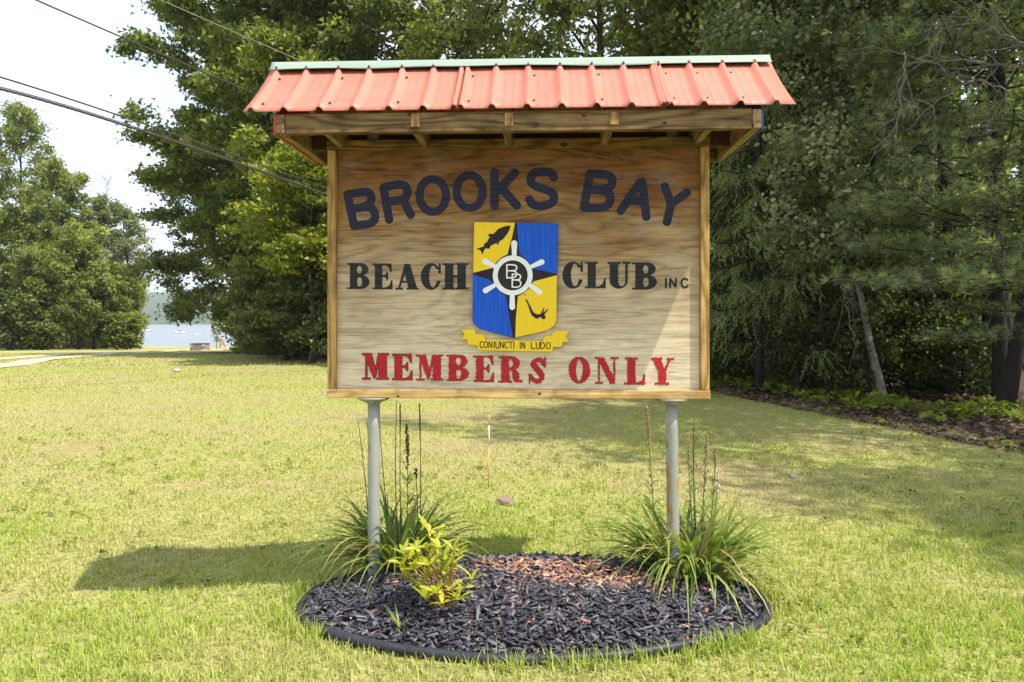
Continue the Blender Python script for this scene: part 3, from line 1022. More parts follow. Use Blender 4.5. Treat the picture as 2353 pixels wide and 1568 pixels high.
# ------------------------------------------------------------------ trees between lake gap and sign
GM = 'tall trees left of the sign'
def mt(u, Y, h, r, label, leaf, seed, **kw):
    kw['n_leaf'] = int(kw.get('n_leaf', 30000) * 1.7); kw.setdefault('tri', True); kw.setdefault('up', 0.3); kw.setdefault('flat', 0.6); kw.setdefault('elev', (12, 60)); kw.setdefault('ncl', 9); kw['size'] = kw.get('size', 0.16) * 1.15; kw.setdefault('crad', 0.56); kw.setdefault('cb', 0.18); kw.setdefault('bark', M['bark']); kw.setdefault('nlimb', 40)
    return tree(kw.pop('name', 'oak_tree'), label, xat(u, Y), Y, h, r, leaf=leaf, seed=seed, group=kw.pop('group', GM), **kw)


mt(618, 31, 19.5, 5.5, 'big dark oak whose crown borders the open sky over the wires', M['oak'], 201, n_leaf=80000, cb=0.19, nlimb=58, crad=0.66)
mt(560, 36, 17, 5.6, 'dark oak with long low boughs reaching out over the lake gap', M['shade'], 202, n_leaf=36000, cb=0.15, nlimb=46, elev=(-2, 45), droop=0.10, shape=shape_skirt)
mt(690, 27, 15.5, 4.0, 'sunlit oak with pale green sprays left of the red roof', M['oak'], 203, n_leaf=38000, tint_shift=0.20, cb=0.30)
mt(712, 22.5, 6.4, 2.1, 'yellow green maple sapling glowing against dark trees beside the sign frame', M['bright'], 204, name='maple_tree', n_leaf=12000, size=0.125, crad=0.42, cb=0.40, flat=0.28, elev=(0, 35))
mt(655, 25, 5.8, 2.7, 'dark beech with flat layered sprays under the maple sapling', M['shade'], 205, name='beech_tree', n_leaf=20000, size=0.13, crad=0.5, cb=0.06, flat=0.22, elev=(-4, 20), shape=shape_skirt, tint_shift=0.10)
mt(720, 23.5, 3.4, 2.0, 'dark shrubby beech at the lower left corner of the sign', M['shade'], 206, name='beech_tree', n_leaf=12000, size=0.12, crad=0.45, cb=0.03, flat=0.3, shape=shape_skirt)
mt(600, 30, 3.6, 1.7, 'dark rounded bush nearest to the fire pit', M['shade'], 207, name='shrub', n_leaf=14000, size=0.14, crad=0.5, cb=0.02, shape=shape_oval, cat='bush', group='bushes by the lake gap')
mt(665, 26, 2.6, 2.0, 'low dark bush between the fire pit and the sign', M['shade'], 208, name='shrub', n_leaf=11000, size=0.14, crad=0.5, cb=0.02, shape=shape_oval, cat='bush', group='bushes by the lake gap', nlimb=20)
mt(870, 28, 20, 5.0, 'tall dark oak behind the left half of the sign roof', M['oak'], 209, n_leaf=15000, cb=0.50)
mt(1110, 25, 17.5, 4.4, 'light green oak above the middle of the sign roof', M['far'], 210, n_leaf=14000, cb=0.50, tint_shift=0.16, group='trees behind the sign')
mt(1400, 22, 16.5, 4.2, 'leafy oak over the right half of the sign roof', M['far'], 211, n_leaf=16000, cb=0.45, tint_shift=0.10, group='trees behind the sign')
mt(1590, 19, 15.0, 3.4, 'dark maple just right of the ridge cap end', M['shade'], 212, name='maple_tree', n_leaf=20000, cb=0.25, group='trees behind the sign', tint_shift=0.1)
mt(1000, 34, 22, 5.0, 'tallest dark tree filling in behind the left roof slope', M['shade'], 213, n_leaf=6000, cb=0.45, size=0.2, group='trees behind the sign')

# ------------------------------------------------------------------ woods on the right
GR = 'trees at the edge of the right hand woods'
def rt(u, Y, h, r, label, leaf, seed, **kw):
    kw['n_leaf'] = int(kw.get('n_leaf', 16000) * 1.35); kw.setdefault('up', 0.35); kw.setdefault('flat', 0.55); kw.setdefault('size', 0.085); kw.setdefault('crad', 0.42); kw.setdefault('cb', 0.25); kw.setdefault('bark', M['bark_dark']); kw.setdefault('nlimb', 30)
    return tree(kw.pop('name', 'broadleaf_tree'), label, xat(u, Y), Y, h, r, leaf=leaf, seed=seed, group=kw.pop('group', GR), **kw)


rt(1850, 13.3, 10.0, 2.4, 'aspen with round grey green leaves right above the roof corner', M['aspen'], 301, name='aspen_tree', n_leaf=15000, size=0.085, hexa=True, cb=0.42, bark=M['bark_dark'], tr=0.06)
rt(2000, 11.8, 8.6, 2.0, 'slender aspen hanging leafy sprays beside the leaning dark trunk', M['aspen'], 302, name='aspen_tree', n_leaf=9000, size=0.078, hexa=True, cb=0.50, bark=M['bark_dark'], tr=0.05)
rt(1905, 12.0, 4.3, 1.3, 'young aspen with pale round leaves in front of the dark wood', M['aspen'], 303, name='aspen_tree', n_leaf=2700, size=0.085, hexa=True, cb=0.55, nlimb=18, crad=0.3, tint_shift=0.32, tr=0.022, bark=M['bark_dark'])
rt(2135, 14.0, 15, 2.6, 'white barked birch standing behind the bare twigs', M['wood_deep'], 304, name='birch_tree', n_leaf=12000, cb=0.45, bark=M['birch'], tr=0.19, size=0.11)
rt(2300, 10.2, 13, 2.6, 'dark trunk leaning out behind the pine at the right picture edge', M['wood_deep'], 305, n_leaf=6000, cb=0.5, tr=0.10, size=0.10, lean=(0.05, 0.04))
spruce_tree('spruce_tree', 'spruce with drooping green sprays touching the right side of the sign', xat(1745, 13.3), 13.3, 8.6, 2.5, 0.17, 306, nl=64, tr=0.08, group=GR)
spruce_tree('spruce_tree', 'small dark spruce with low sprays in front of the woodland trunks', xat(1835, 13.0), 13.0, 3.7, 1.6, 0.28, 307, nl=22, tr=0.06, group=GR)
pine_tree('pine_tree', 'white pine with long soft needle boughs reaching in from the right', xat(2290, 11.0), 11.0, 11.5, 3.7, 0.17, 308, needle=0.145, nl=105, tufts=16, group=GR, per=28, tr=0.11, az_lim=(3.75, 0.8))
pine_tree('pine_tree', 'second white pine half out of the picture on the right', xat(2540, 9.4), 9.4, 9.0, 2.3, 0.14, 309, nl=56, tufts=13, group=GR, per=24, az_lim=(3.5, 0.9))

# the crooked thin trunk in front of the woods
def poly_trunk(name, label, pts, r0, r1, bark, leaf, n_leaf, seed, size=0.09, group=GR, ncl=26, clr=0.4, from_t=0.55):
    rng = np.random.default_rng(seed)
    P = np.array([tuple(p) for p in pts])
    b = P[0].copy()
    b[2] = float(gz(b[0], b[1]))
    root = tag(empty(name, tuple(b)), label, 'tree', group)
    P = P - b
    P[0, 2] = -0.12
    t = np.linspace(0, len(P) - 1, 26)
    C = np.stack([np.interp(t, np.arange(len(P)), P[:, k]) for k in range(3)], -1)
    for _ in range(3): C[1:-1] = (C[:-2] + 2 * C[1:-1] + C[2:]) / 4
    w = MB()
    w.tube(C, np.linspace(r0, r1, len(C)), 8)
    cen = []
    for i in range(ncl):
        f = rng.uniform(from_t, 1.0)
        q = C[int(f * (len(C) - 1))]
        d = rng.normal(size=3); d[2] = abs(d[2]) * 0.3
        d *= rng.uniform(0.3, 1.0) / np.linalg.norm(d)
        w.tube([q, q + d * 0.5 + [0, 0, 0.05], q + d], [r1 * 0.6, r1 * 0.4, 0.003], 4, False)
        cen.append(q + d)
    cen = np.array(cen)
    idx = rng.integers(0, ncl, n_leaf)
    off = rng.normal(size=(n_leaf, 3)) * clr * 0.5
    off[:, 2] *= 0.4
    link('trunk', w.mesh('trunk', bark), root)
    tint = np.clip(0.45 + rng.normal(scale=0.13, size=ncl)[idx] + rng.normal(scale=0.15, size=n_leaf), 0, 1)
    link('crown', leaves_mesh('crown', cen[idx] + off, size, rng, leaf, tint), root)
    return root


poly_trunk('crooked_tree', 'thin crooked trunk leaning left at the edge of the woods', [at(2036, 930, 11.4), at(2020, 870, 11.5), at(2000, 800, 11.6), at(1988, 730, 11.7), at(1975, 660, 11.9), at(1945, 590, 12.1), at(1925, 500, 12.2), at(1920, 380, 12.3)], 0.075, 0.025, M['bark_pale'], M['shade'], 2600, 320)
poly_trunk('leaning_tree', 'dark bare stem slanting down to the right behind the pine boughs', [at(2330, 925, 11.8), at(2315, 700, 12.0), at(2275, 430, 12.1), at(2240, 330, 12.2), at(2185, 260, 12.3), at(2120, 150, 12.5), at(2030, 60, 12.7), at(1980, 0, 12.8)], 0.075, 0.04, M['bark_dark'], M['wood_deep'], 3000, 321, from_t=0.8)
poly_trunk('slim_tree', 'slim spotted stem climbing beside the aspen leaves', [at(1965, 930, 13.0), at(1960, 700, 13.0), at(1930, 520, 13.0), at(1925, 330, 13.0), at(1900, 250, 13.0), at(1870, 60, 13.0)], 0.055, 0.03, M['bark_pale'], M['aspen'], 2500, 322)

# dark woodland trunks: each with its own light crown high above
rng_w = np.random.default_rng(55)
TR_SPOTS = [(1672, 16.5, 0.10, 'first dark trunk right of the sign frame'), (1700, 17.5, 0.08, 'thin dark trunk second from the sign frame'), (1735, 15.4, 0.13, 'stout trunk under the drooping spruce'),
            (1768, 16.2, 0.09, 'grey trunk of the close pair right of the spruce'), (1788, 17.8, 0.10, 'trunk with daylight showing on both sides'), (1822, 15.8, 0.07, 'slim dark trunk left of the crooked stem'),
            (1880, 17.0, 0.12, 'thick trunk in shade left of the crooked stem'), (2080, 16.0, 0.11, 'dark trunk right of the crooked stem'), (2180, 13.2, 0.13, 'black trunk left of the bright gap in the woods'),
            (2140, 15.0, 0.08, 'narrow trunk between the crooked stem and the bright gap'), (2230, 16.5, 0.14, 'pale trunk standing in the bright gap'), (2262, 12.6, 0.11, 'black trunk right of the bright gap, close to the pine')]
for k, (u, Y, rr, lab) in enumerate(TR_SPOTS):
    rt(u, Y, float(rng_w.uniform(12, 17)), 2.4, lab, M['wood_deep'] if k % 2 else M['shade'], 400 + k, name='woodland_tree', n_leaf=4200, size=0.13, cb=0.45, tr=rr, nlimb=24, crad=0.55,
       bark=M['bark_pale'] if k in (10, 3) else M['bark_dark'], group='trunks in the shade of the right hand woods', lean=(float(rng_w.uniform(-0.03, 0.03)), 0))

# woods going on to the right, beyond the picture edge: they throw the shade across the lawn
GO = 'trees of the woods beyond the right picture edge'
tree('oak_tree', 'tall oak beyond the right picture edge, nearest the pine', 7.3, 6.2, 14.0, 3.1, 0.46, M['oak'], M['bark'], 0.13, 9500, 330, group=GO, nlimb=30, crad=0.5)
tree('oak_tree', 'tall oak beyond the right picture edge, nearest the road', 9.0, 2.4, 11.0, 2.8, 0.42, M['oak'], M['bark'], 0.12, 8500, 331, group=GO, nlimb=30, crad=0.5)

# leafy saplings that fill the shade between the trunks
for k, (u, Y, h, r, n, sz, lab) in enumerate([(1655, 15.5, 5.2, 1.5, 6500, 0.10, 'dark sapling pressed against the right side of the sign'), (1720, 16.5, 4.4, 1.5, 6000, 0.10, 'dark beech sapling under the drooping spruce'),
                                              (1850, 14.6, 4.8, 1.4, 6000, 0.095, 'maple sapling filling the shade left of the crooked stem'), (1925, 13.4, 3.3, 1.0, 4200, 0.085, 'broad leaved maple sapling just left of the crooked stem'),
                                              (2010, 14.2, 4.2, 1.2, 5000, 0.09, 'dark sapling right behind the crooked stem'), (2085, 13.4, 3.0, 1.1, 4200, 0.085, 'low spreading sapling right of the crooked stem'),
                                              (2165, 15.5, 5.0, 1.4, 5200, 0.10, 'green sapling lit from behind under the birch'), (2330, 13.0, 3.4, 1.3, 4200, 0.09, 'sapling in the shade at the right picture edge')]):
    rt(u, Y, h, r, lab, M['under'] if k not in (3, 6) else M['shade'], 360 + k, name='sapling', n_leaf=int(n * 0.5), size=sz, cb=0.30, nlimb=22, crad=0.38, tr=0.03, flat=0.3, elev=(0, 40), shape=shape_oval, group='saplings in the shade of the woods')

# undergrowth shrubs at the foot of the woods
for k, (u, Y, h, r, n, lab) in enumerate([(1690, 14.8, 1.3, 0.9, 3600, 'dark fern like shrub at the corner of the sign frame'), (1860, 13.0, 1.5, 1.0, 4200, 'leafy shrub left of the crooked stem'),
                                          (1950, 12.2, 1.2, 0.8, 3600, 'broad leaved sapling shrub at the foot of the crooked stem'), (2090, 12.6, 1.3, 0.9, 3200, 'dark shrub right of the crooked stem'),
                                          (2210, 12.0, 0.9, 0.8, 2600, 'low tangled shrub under the pine')]):
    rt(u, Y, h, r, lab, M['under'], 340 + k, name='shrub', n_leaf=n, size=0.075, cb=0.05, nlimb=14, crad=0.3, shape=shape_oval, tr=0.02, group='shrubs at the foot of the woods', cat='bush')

# deep wood behind: one mass of foliage
def deep_wood(label, n_c, n, yr, xf, top, size, rad, mat, seed, tsh=0.5):
    rng = np.random.default_rng(seed)
    Y = yr[0] + (yr[1] - yr[0]) * rng.random(n_c)
    xa, xb = xf(Y)
    X = xa + rng.random(n_c) * (xb - xa)
    Z = gz(X, Y) + 0.2 + top * rng.random(n_c) ** 1.15
    C = np.stack([X, Y, Z], -1)
    idx = rng.integers(0, len(C), n)
    off = rng.normal(size=(n, 3)) * rad
    off[:, 2] *= 0.5
    tint = np.clip(tsh + rng.normal(scale=0.15, size=len(C))[idx] + rng.normal(scale=0.15, size=n), 0, 1)
    o = link('woodland', leaves_mesh('woodland', C[idx] + off, size, rng, mat, tint, up=0.5, tri=True))
    tag(o, label, 'woods', kind='stuff')


deep_wood('dense green wood behind the sign and the right hand trunks', 1700, 80000, (18.5, 40), lambda Y: (edge_x(Y - 3.0) + 0.6, 0.82 * Y + 5), 9.5, 0.30, 0.62, M['wood_deep'], 77, 0.34)
deep_wood('dark woods standing behind the left group of trees', 450, 18000, (68, 84), lambda Y: (-Y * 0.80, -Y * 0.555), 6.0, 0.55, 1.1, M['oak'], 78, 0.4)

# dead twiggy boughs in front of the pine
def dead_bough(label, pts, seed, r0=0.018, n=14):
    rng = np.random.default_rng(seed)
    P = np.array([tuple(p) for p in pts])
    b = P[0].copy()
    root = tag(empty('bare_branch', tuple(b)), label, 'branch', 'bare branches in front of the right hand woods')
    P = P - b
    t = np.linspace(0, len(P) - 1, 16)
    C = np.stack([np.interp(t, np.arange(len(P)), P[:, k]) for k in range(3)], -1)
    C[1:-1] += rng.normal(scale=0.02, size=(14, 3))
    w = MB(); tw = MB()
    w.tube(C, np.linspace(r0, r0 * 0.3, 16), 5)
    ax = (P[-1] - P[0]); ax /= np.linalg.norm(ax)
    for i in range(n):
        q = C[rng.integers(3, 16)]
        d = ax * 0.6 + rng.normal(scale=0.6, size=3); d[1] *= 0.5
        d /= np.linalg.norm(d)
        L = rng.uniform(0.25, 0.8)
        m = q + d * L * 0.5 + rng.normal(scale=0.05, size=3)
        e = q + d * L + [0, 0, rng.uniform(-0.15, 0.1)]
        tw.tube([q, m, e], [r0 * 0.38, r0 * 0.28, r0 * 0.12], 4, False)
        for k in range(2):
            d2 = d + rng.normal(scale=0.7, size=3); d2 /= np.linalg.norm(d2)
            tw.tube([m, m + d2 * L * 0.25, m + d2 * L * 0.45 + [0, 0, -0.04]], [r0 * 0.2, r0 * 0.15, r0 * 0.08], 3, False)
    link('limb', w.mesh('limb', M['twig']), root)
    link('twigs', tw.mesh('twigs', M['twig']), root)


dead_bough('bare grey bough crossing level in front of the birch', [at(2420, 150, 9.3), at(2300, 150, 9.1), at(2180, 140, 9.0), at(2060, 122, 8.9)], 501, n=16)
dead_bough('bare forked bough above the level one, by the picture edge', [at(2420, 130, 9.0), at(2340, 95, 8.8), at(2270, 60, 8.7), at(2200, 10, 8.6)], 502, n=14)
dead_bough('dead twig hanging straight down left of the pine', [at(2078, 120, 9.6), at(2075, 200, 9.5), at(2060, 290, 9.5), at(2000, 370, 9.4)], 503, 0.014, n=12)
dead_bough('curved dead twig arching over the pine needles', [at(2400, 200, 8.6), at(2320, 215, 8.5), at(2250, 180, 8.5), at(2150, 230, 8.6), at(2080, 300, 8.7)], 504, 0.010, n=12)
dead_bough('short dead twig drooping in front of the dark trunks', [at(1930, 640, 11.0), at(1945, 690, 10.9), at(1955, 750, 10.9), at(1970, 800, 10.9)], 505, 0.010, n=9)

# ground cover and fallen leaves along the wood edge
def scatter_cover():
    rng = np.random.default_rng(91)
    n = 900
    Y = 7.0 + 10.0 * rng.random(n)
    X = edge_x(Y) + rng.normal(scale=0.6, size=n) + 0.75
    keep = fbm(X * 1.1, Y * 1.1, 33, 3) > 0.47
    X, Y = X[keep], Y[keep]
    m = len(X)
    per = 9
    C = np.repeat(np.stack([X, Y, gz(X, Y)], -1), per, 0)
    hgt = np.repeat(rng.uniform(0.06, 0.22, m), per)
    C[:, 0] += rng.normal(scale=0.07, size=m * per)
    C[:, 1] += rng.normal(scale=0.07, size=m * per)
    C[:, 2] += hgt * rng.uniform(0.5, 1.1, m * per)
    tint = np.clip(np.repeat(rng.normal(0.55, 0.15, m), per) + rng.normal(scale=0.12, size=m * per), 0, 1)
    o = link('ground_cover', leaves_mesh('ground_cover', C, 0.085, rng, M['seedling'], tint, up=1.2, aspect=0.6))
    tag(o, 'yellow green seedlings along the edge of the woods', 'ground cover', kind='stuff')
    n = 9000
    Y = 4.5 + 13.0 * rng.random(n)
    X = edge_x(Y) + rng.random(n) ** 1.5 * 5.0 - 0.95
    C = np.stack([X, Y, gz(X, Y) + 0.012 + 0.02 * rng.random(n)], -1)
    o = link('leaf_litter', leaves_mesh('leaf_litter', C, 0.075, rng, M['litter'], np.clip(rng.normal(0.5, 0.22, n), 0, 1), up=2.2))
    tag(o, 'brown fallen leaves under the right hand trees', 'fallen leaves', kind='stuff')


scatter_cover()


# ------------------------------------------------------------------ grass
def grass():
    rng = np.random.default_rng(5)
    Vs, Q4, T3, Ti = [], [], [], []
    base = 0

    def blades(x, y, h, w, tint, lean_s, three):
        nonlocal base
        n = len(x)
        z = gz(x, y)
        az = rng.uniform(0, 2 * np.pi, n)
        ln = rng.normal(scale=lean_s, size=n)
        dirx, diry = np.cos(az), np.sin(az)
        sx, sy = -diry, dirx
        P = np.stack([x, y, z - 0.004], -1)
        S = np.stack([sx, sy, np.zeros(n)], -1) * (w * 0.5)[:, None]
        L = np.stack([dirx * ln, diry * ln, np.ones(n)], -1)
        L /= np.linalg.norm(L, axis=1)[:, None]
        mid = P + L * (h * 0.55)[:, None]
        tip = P + L * (h * 1.0)[:, None] + np.stack([dirx * ln * h * 0.35, diry * ln * h * 0.35, -np.abs(ln) * h * 0.25], -1)
        if three:
            V = np.stack([P - S, P + S, mid + S * 0.75, mid - S * 0.75, tip], 1)
            k = 5
            b = base + np.arange(n)[:, None] * k
            Q4.append(b + np.array([[0, 1, 2, 3]]))
            T3.append(b + np.array([[3, 2, 4]]))
        else:
            V = np.stack([P - S, P + S, tip], 1)
            k = 3
            b = base + np.arange(n)[:, None] * k
            T3.append(b + np.array([[0, 1, 2]]))
        Vs.append(V.reshape(-1, 3))
        Ti.append(np.repeat(tint, k))
        base += n * k

    def field(y0, y1, dens, h0, w0, three, clump=1):
        area = 0
        y = y0 + (y1 - y0) * rng.random(int(dens * (y1 - y0) * (0.88 * (y0 + y1) + 1.4) * 1.12))
        x = (rng.random(len(y)) * 2 - 1) * (0.86 * y + 0.9)
        if clump > 1:
            m = len(y) // clump
            y = np.repeat(y[:m], clump) + rng.normal(scale=0.013, size=m * clump)
            x = np.repeat(x[:m], clump) + rng.normal(scale=0.013, size=m * clump)
        keep = ((x - BX) / (BRX + 0.04)) ** 2 + ((y - BY) / (BRY + 0.04)) ** 2 > 1
        ed = edge_x(y) + (fbm(x * 1.3, y * 1.3, 9, 3) - 0.5) * 1.6
        keep &= x < ed + 0.35 * rng.random(len(x)) - 0.75 * np.clip((16 - y) / 3, 0, 1)
        pt = fbm(x * 0.55, y * 0.8, 21, 4) + 0.25 * (fbm(x * 3, y * 3, 5, 2) - 0.5)
        pd = np.clip(1.25 - 2.6 * np.clip(pt - 0.52, 0, 1) - 0.7 * (fbm(x * 5, y * 5, 61, 2) > 0.62), 0.10, 1)
        keep &= rng.random(len(x)) < pd
        # worn wheel tracks stay bare
        for off in (0.0, -1.8):
            tx = np.interp(y, [12, 18, 21, 24.4, 28.6, 33], [-13.2, -14.2, -15.1, -16.2, -17.2, -18.3]) + off
            keep &= ~((np.abs(x - tx) < 0.42) & (y > 11))
        x, y, pt = x[keep], y[keep], pt[keep]
        green = fbm(x * 0.45 + 9, y * 0.7, 71, 4)
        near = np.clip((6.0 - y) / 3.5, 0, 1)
        edge_mow = np.clip((x - edge_x(y) + 5.5) / 4.0, 0, 1) + 0.45 * np.sin((x * 0.42 + y) * 2.4 + 2 * fbm(x * 0.3, y * 0.3, 15, 2))  # greener towards the woods, plus mowing bands
        tint = np.clip(0.31 + 0.30 * near + 0.20 * edge_mow + 1.7 * (green - 0.5) - 0.9 * np.clip(pt - 0.5, 0, 1) + rng.normal(scale=0.20, size=len(x)), 0, 1)
        h = h0 * rng.uniform(0.55, 1.35, len(x)) * (0.75 + 0.6 * fbm(x * 2.2, y * 2.2, 81, 2))
        w = w0 * rng.uniform(0.7, 1.4, len(x))
        blades(x, y, h, w, tint, 0.62, three)

    field(2.1, 3.4, 7000, 0.042, 0.0048, True, 3)
    field(3.4, 5.0, 4300, 0.038, 0.0055, True, 3)
    field(5.0, 8.0, 1800, 0.036, 0.0075, True, 2)
    field(8.0, 13.0, 800, 0.036, 0.011, False)
    field(13.0, 21.0, 270, 0.042, 0.020, False)
    field(21.0, 34.0, 85, 0.055, 0.040, False)
    # longer uncut tufts around the edging
    ang = rng.uniform(0, 2 * np.pi, 230)
    ang = ang[(rng.random(230) < 0.75) & (vnoise(ang * 2.2, ang * 0, 19) > 0.24)]
    for a in ang:
        rr = 1.05 + abs(rng.normal(scale=0.05))
        m = int(rng.integers(7, 20))
        cx, cy = BX + BRX * rr * math.cos(a), BY + BRY * (rr + 0.03) * math.sin(a)
        x = cx + rng.normal(scale=0.022, size=m)
        y = cy + rng.normal(scale=0.018, size=m)
        blades(x, y, rng.uniform(0.04, 0.115, m), rng.uniform(0.004, 0.0075, m), np.clip(rng.normal(0.72, 0.16, m), 0, 1), 0.45, True)
    V = np.vstack(Vs)
    o = link('grass', mk('grass', V, [np.vstack(Q4), np.vstack(T3)], M['grass'], {'tint': np.concatenate(Ti)}))
    tag(o, 'short mown yellow green grass of the lawn', 'grass', kind='stuff')


grass()


def lawn_weeds():
    rng = np.random.default_rng(66)
    n = 800
    y = 2.4 + 6.5 * rng.random(n) ** 1.3
    x = (rng.random(n) * 2 - 1) * (0.78 * y + 0.2)
    k = (((x - BX) / (BRX + 0.1)) ** 2 + ((y - BY) / (BRY + 0.1)) ** 2 > 1) & (fbm(x * 0.9, y * 0.9, 52, 3) > 0.5)
    x, y = x[k], y[k]
    m = len(x)
    per = 7
    C = np.repeat(np.stack([x, y, gz(x, y)], -1), per, 0)
    C += rng.normal(scale=(0.022, 0.022, 0.0), size=C.shape)
    C[:, 2] += rng.uniform(0.012, 0.038, m * per)
    tint = np.clip(np.repeat(rng.normal(0.45, 0.2, m), per) + rng.normal(scale=0.12, size=m * per), 0, 1)
    o = link('lawn_weeds', leaves_mesh('lawn_weeds', C, 0.026, rng, M['seedling'], tint, up=1.6, aspect=0.6))
    tag(o, 'low broad leaved weeds mixed into the lawn', 'weeds', kind='stuff')


lawn_weeds()

# ------------------------------------------------------------------ planting bed
def bed_z(x, y):
    q = np.sqrt(((x - BX) / BRX) ** 2 + ((y - BY) / BRY) ** 2)
    return gz(x, y) + 0.012 + 0.130 * np.clip(1 - q ** 2.8, 0, 1) + 0.03 * (fbm(x * 4, y * 4, 44, 3) - 0.5) * np.clip(1.4 - q, 0, 1) - 0.035 * np.exp(-(((x - 0.42) / 0.33) ** 2 + ((y - 3.36) / 0.13) ** 2))


na, nrr = 96, 26
A, Rr = np.meshgrid(np.linspace(0, 2 * np.pi, na, endpoint=False), np.linspace(0.0, 1.0, nrr))
X = BX + BRX * Rr * np.cos(A); Y = BY + BRY * Rr * np.sin(A)
Z = bed_z(X, Y)
i0 = np.arange(nrr - 1)[:, None] * na; j0 = np.arange(na)[None, :]; j1 = (j0 + 1) % na
Qb = np.stack([i0 + j0, i0 + j1, i0 + na + j1, i0 + na + j0], -1).reshape(-1, 4)
tag(link('mulch_bed', mk('mulch_bed', np.stack([X, Y, Z], -1).reshape(-1, 3), Qb, M['mulch'], None, True)), kind='structure')


def chips():
    rng = np.random.default_rng(12)
    n = 9500
    a = rng.uniform(0, 2 * np.pi, n); q = np.sqrt(rng.random(n)) * 0.985
    x = BX + BRX * q * np.cos(a); y = BY + BRY * q * np.sin(a)
    z = bed_z(x, y) + rng.uniform(-0.002, 0.014, n)
    L = rng.gamma(3.0, 0.0105, n) + 0.012
    W = np.minimum(L * rng.uniform(0.14, 0.42, n), 0.016)
    H = W * rng.uniform(0.25, 0.55, n)
    red = np.exp(-(((x - 0.38) / 0.42) ** 2 + ((y - 3.37) / 0.17) ** 2)) * 1.0 + np.exp(-(((x - 0.0) / 0.30) ** 2 + ((y - 3.46) / 0.06) ** 2)) * 0.45
    isred = rng.random(n) < np.clip(red, 0.035, 0.84)
    tint = np.where(isred, rng.uniform(0.63, 1.0, n), np.clip(rng.normal(0.34, 0.17, n), 0, 0.60))
    L[isred] *= 0.72
    yaw = rng.uniform(0, 2 * np.pi, n); pit = rng.normal(scale=0.30, size=n); rol = rng.normal(scale=0.5, size=n)
    D = np.stack([np.cos(yaw) * np.cos(pit), np.sin(yaw) * np.cos(pit), np.sin(pit)], -1)
    S = np.cross(D, [0, 0, 1.0]); S /= np.linalg.norm(S, axis=1)[:, None]
    U = np.cross(S, D)
    S2 = S * np.cos(rol)[:, None] + U * np.sin(rol)[:, None]
    U2 = np.cross(S2, D)
    C = np.stack([x, y, z], -1)
    V = []
    for sx, sy, sz in [(-1, -1, -1), (1, -.7, -1), (1, .6, -1), (-1, 1, -1), (-.92, -.9, 1), (.85, -.6, 1), (.95, .5, 1), (-1, .8, 1)]:
        j = 1 + 0.25 * rng.normal(size=(n, 1))
        V.append(C + D * (L * 0.5 * sx)[:, None] * j + S2 * (W * 0.5 * sy)[:, None] + U2 * (H * 0.5 * sz)[:, None])
    V = np.stack(V, 1).reshape(-1, 3)
    fq = np.array([(0, 3, 2, 1), (4, 5, 6, 7), (0, 1, 5, 4), (1, 2, 6, 5), (2, 3, 7, 6), (3, 0, 4, 7)])
    F = (np.arange(n)[:, None, None] * 8 + fq[None]).reshape(-1, 4)
    o = link('mulch_chips', mk('mulch_chips', V, F, M['chips'], {'tint': np.repeat(tint, 8)}))
    tag(o, 'black bark mulch with a patch of reddish chips inside the edging', 'mulch', kind='stuff')


chips()
w = MB()
ang = np.linspace(0, 2 * np.pi, 121)
ex_ = BX + (BRX + 0.02) * np.cos(ang) * (1 + 0.012 * np.sin(3 * ang + 1))
ey_ = BY + (BRY + 0.02) * np.sin(ang) * (1 + 0.015 * np.sin(2 * ang))
w.tube(np.stack([ex_, ey_, gz(ex_, ey_) + 0.020 + 0.006 * np.sin(5 * ang)], -1), 0.0215 + 0.002 * np.sin(7 * ang), 10, False)
edging = empty('garden_edging', (BX, BY, 0))
tag(edging, 'black plastic tube edging laid in an oval around the mulch', 'edging')
o = link('edging_tube', w.mesh('edging_tube', M['edging']), edging); o.matrix_parent_inverse = Matrix.Translation((-BX, -BY, 0))
for a0 in (-0.32, -1.35, 2.9):
    wj = MB()
    aa = np.linspace(a0 - 0.03, a0 + 0.03, 5)
    jx = np.interp(aa % (2 * np.pi), ang, ex_); jy = np.interp(aa % (2 * np.pi), ang, ey_); jz = np.interp(aa % (2 * np.pi), ang, gz(ex_, ey_) + 0.020 + 0.006 * np.sin(5 * ang))
    wj.tube(np.stack([jx, jy, jz], -1), 0.0255, 10)
    o = link('joint_sleeve', wj.mesh('joint_sleeve', M['edging']), edging); o.matrix_parent_inverse = Matrix.Translation((-BX, -BY, 0))

# ------------------------------------------------------------------ the sign
YAW = R(-2.3)
SX, SY = 0.030, 3.400
sign = empty('club_sign', (SX, SY, 0.0), YAW)
tag(sign, 'wooden club sign with red metal roof on two grey pipe posts', 'sign')
cy, sy_ = math.cos(-YAW), math.sin(-YAW)


def P(u, v, yl=0.0):
    """sign-plane x, z of a spot measured in the 2353 px wide photograph, on the plane yl behind the frame front"""
    d = ((u - CX) / FPX, 1.0, (HY - v) / FPX)
    ox, oy = -SX, -SY
    lox, loy = ox * cy - oy * sy_, ox * sy_ + oy * cy
    ldx, ldy = d[0] * cy - d[1] * sy_, d[0] * sy_ + d[1] * cy
    t = (yl - loy) / ldy
    return (lox + ldx * t, EYE + d[2] * t)


def Z1(x, y): return ((650 + x / 2.6133) / 1.27497, (130 + y / 2.6133) / 1.27497)
def Z2(x, y): return ((1450 + x / 2.4768) / 1.27497, (130 + y / 2.4768) / 1.27497)
def Z3(x, y): return ((930 + x / 2.6140) / 1.27497, (600 + y / 2.6140) / 1.27497)
def Z4(x, y): return ((1500 + x / 2.6129) / 1.27497, (600 + y / 2.6129) / 1.27497)
def Z5(x, y): return ((1340 + x / 3.7324) / 1.27497, (630 + y / 3.7324) / 1.27497)


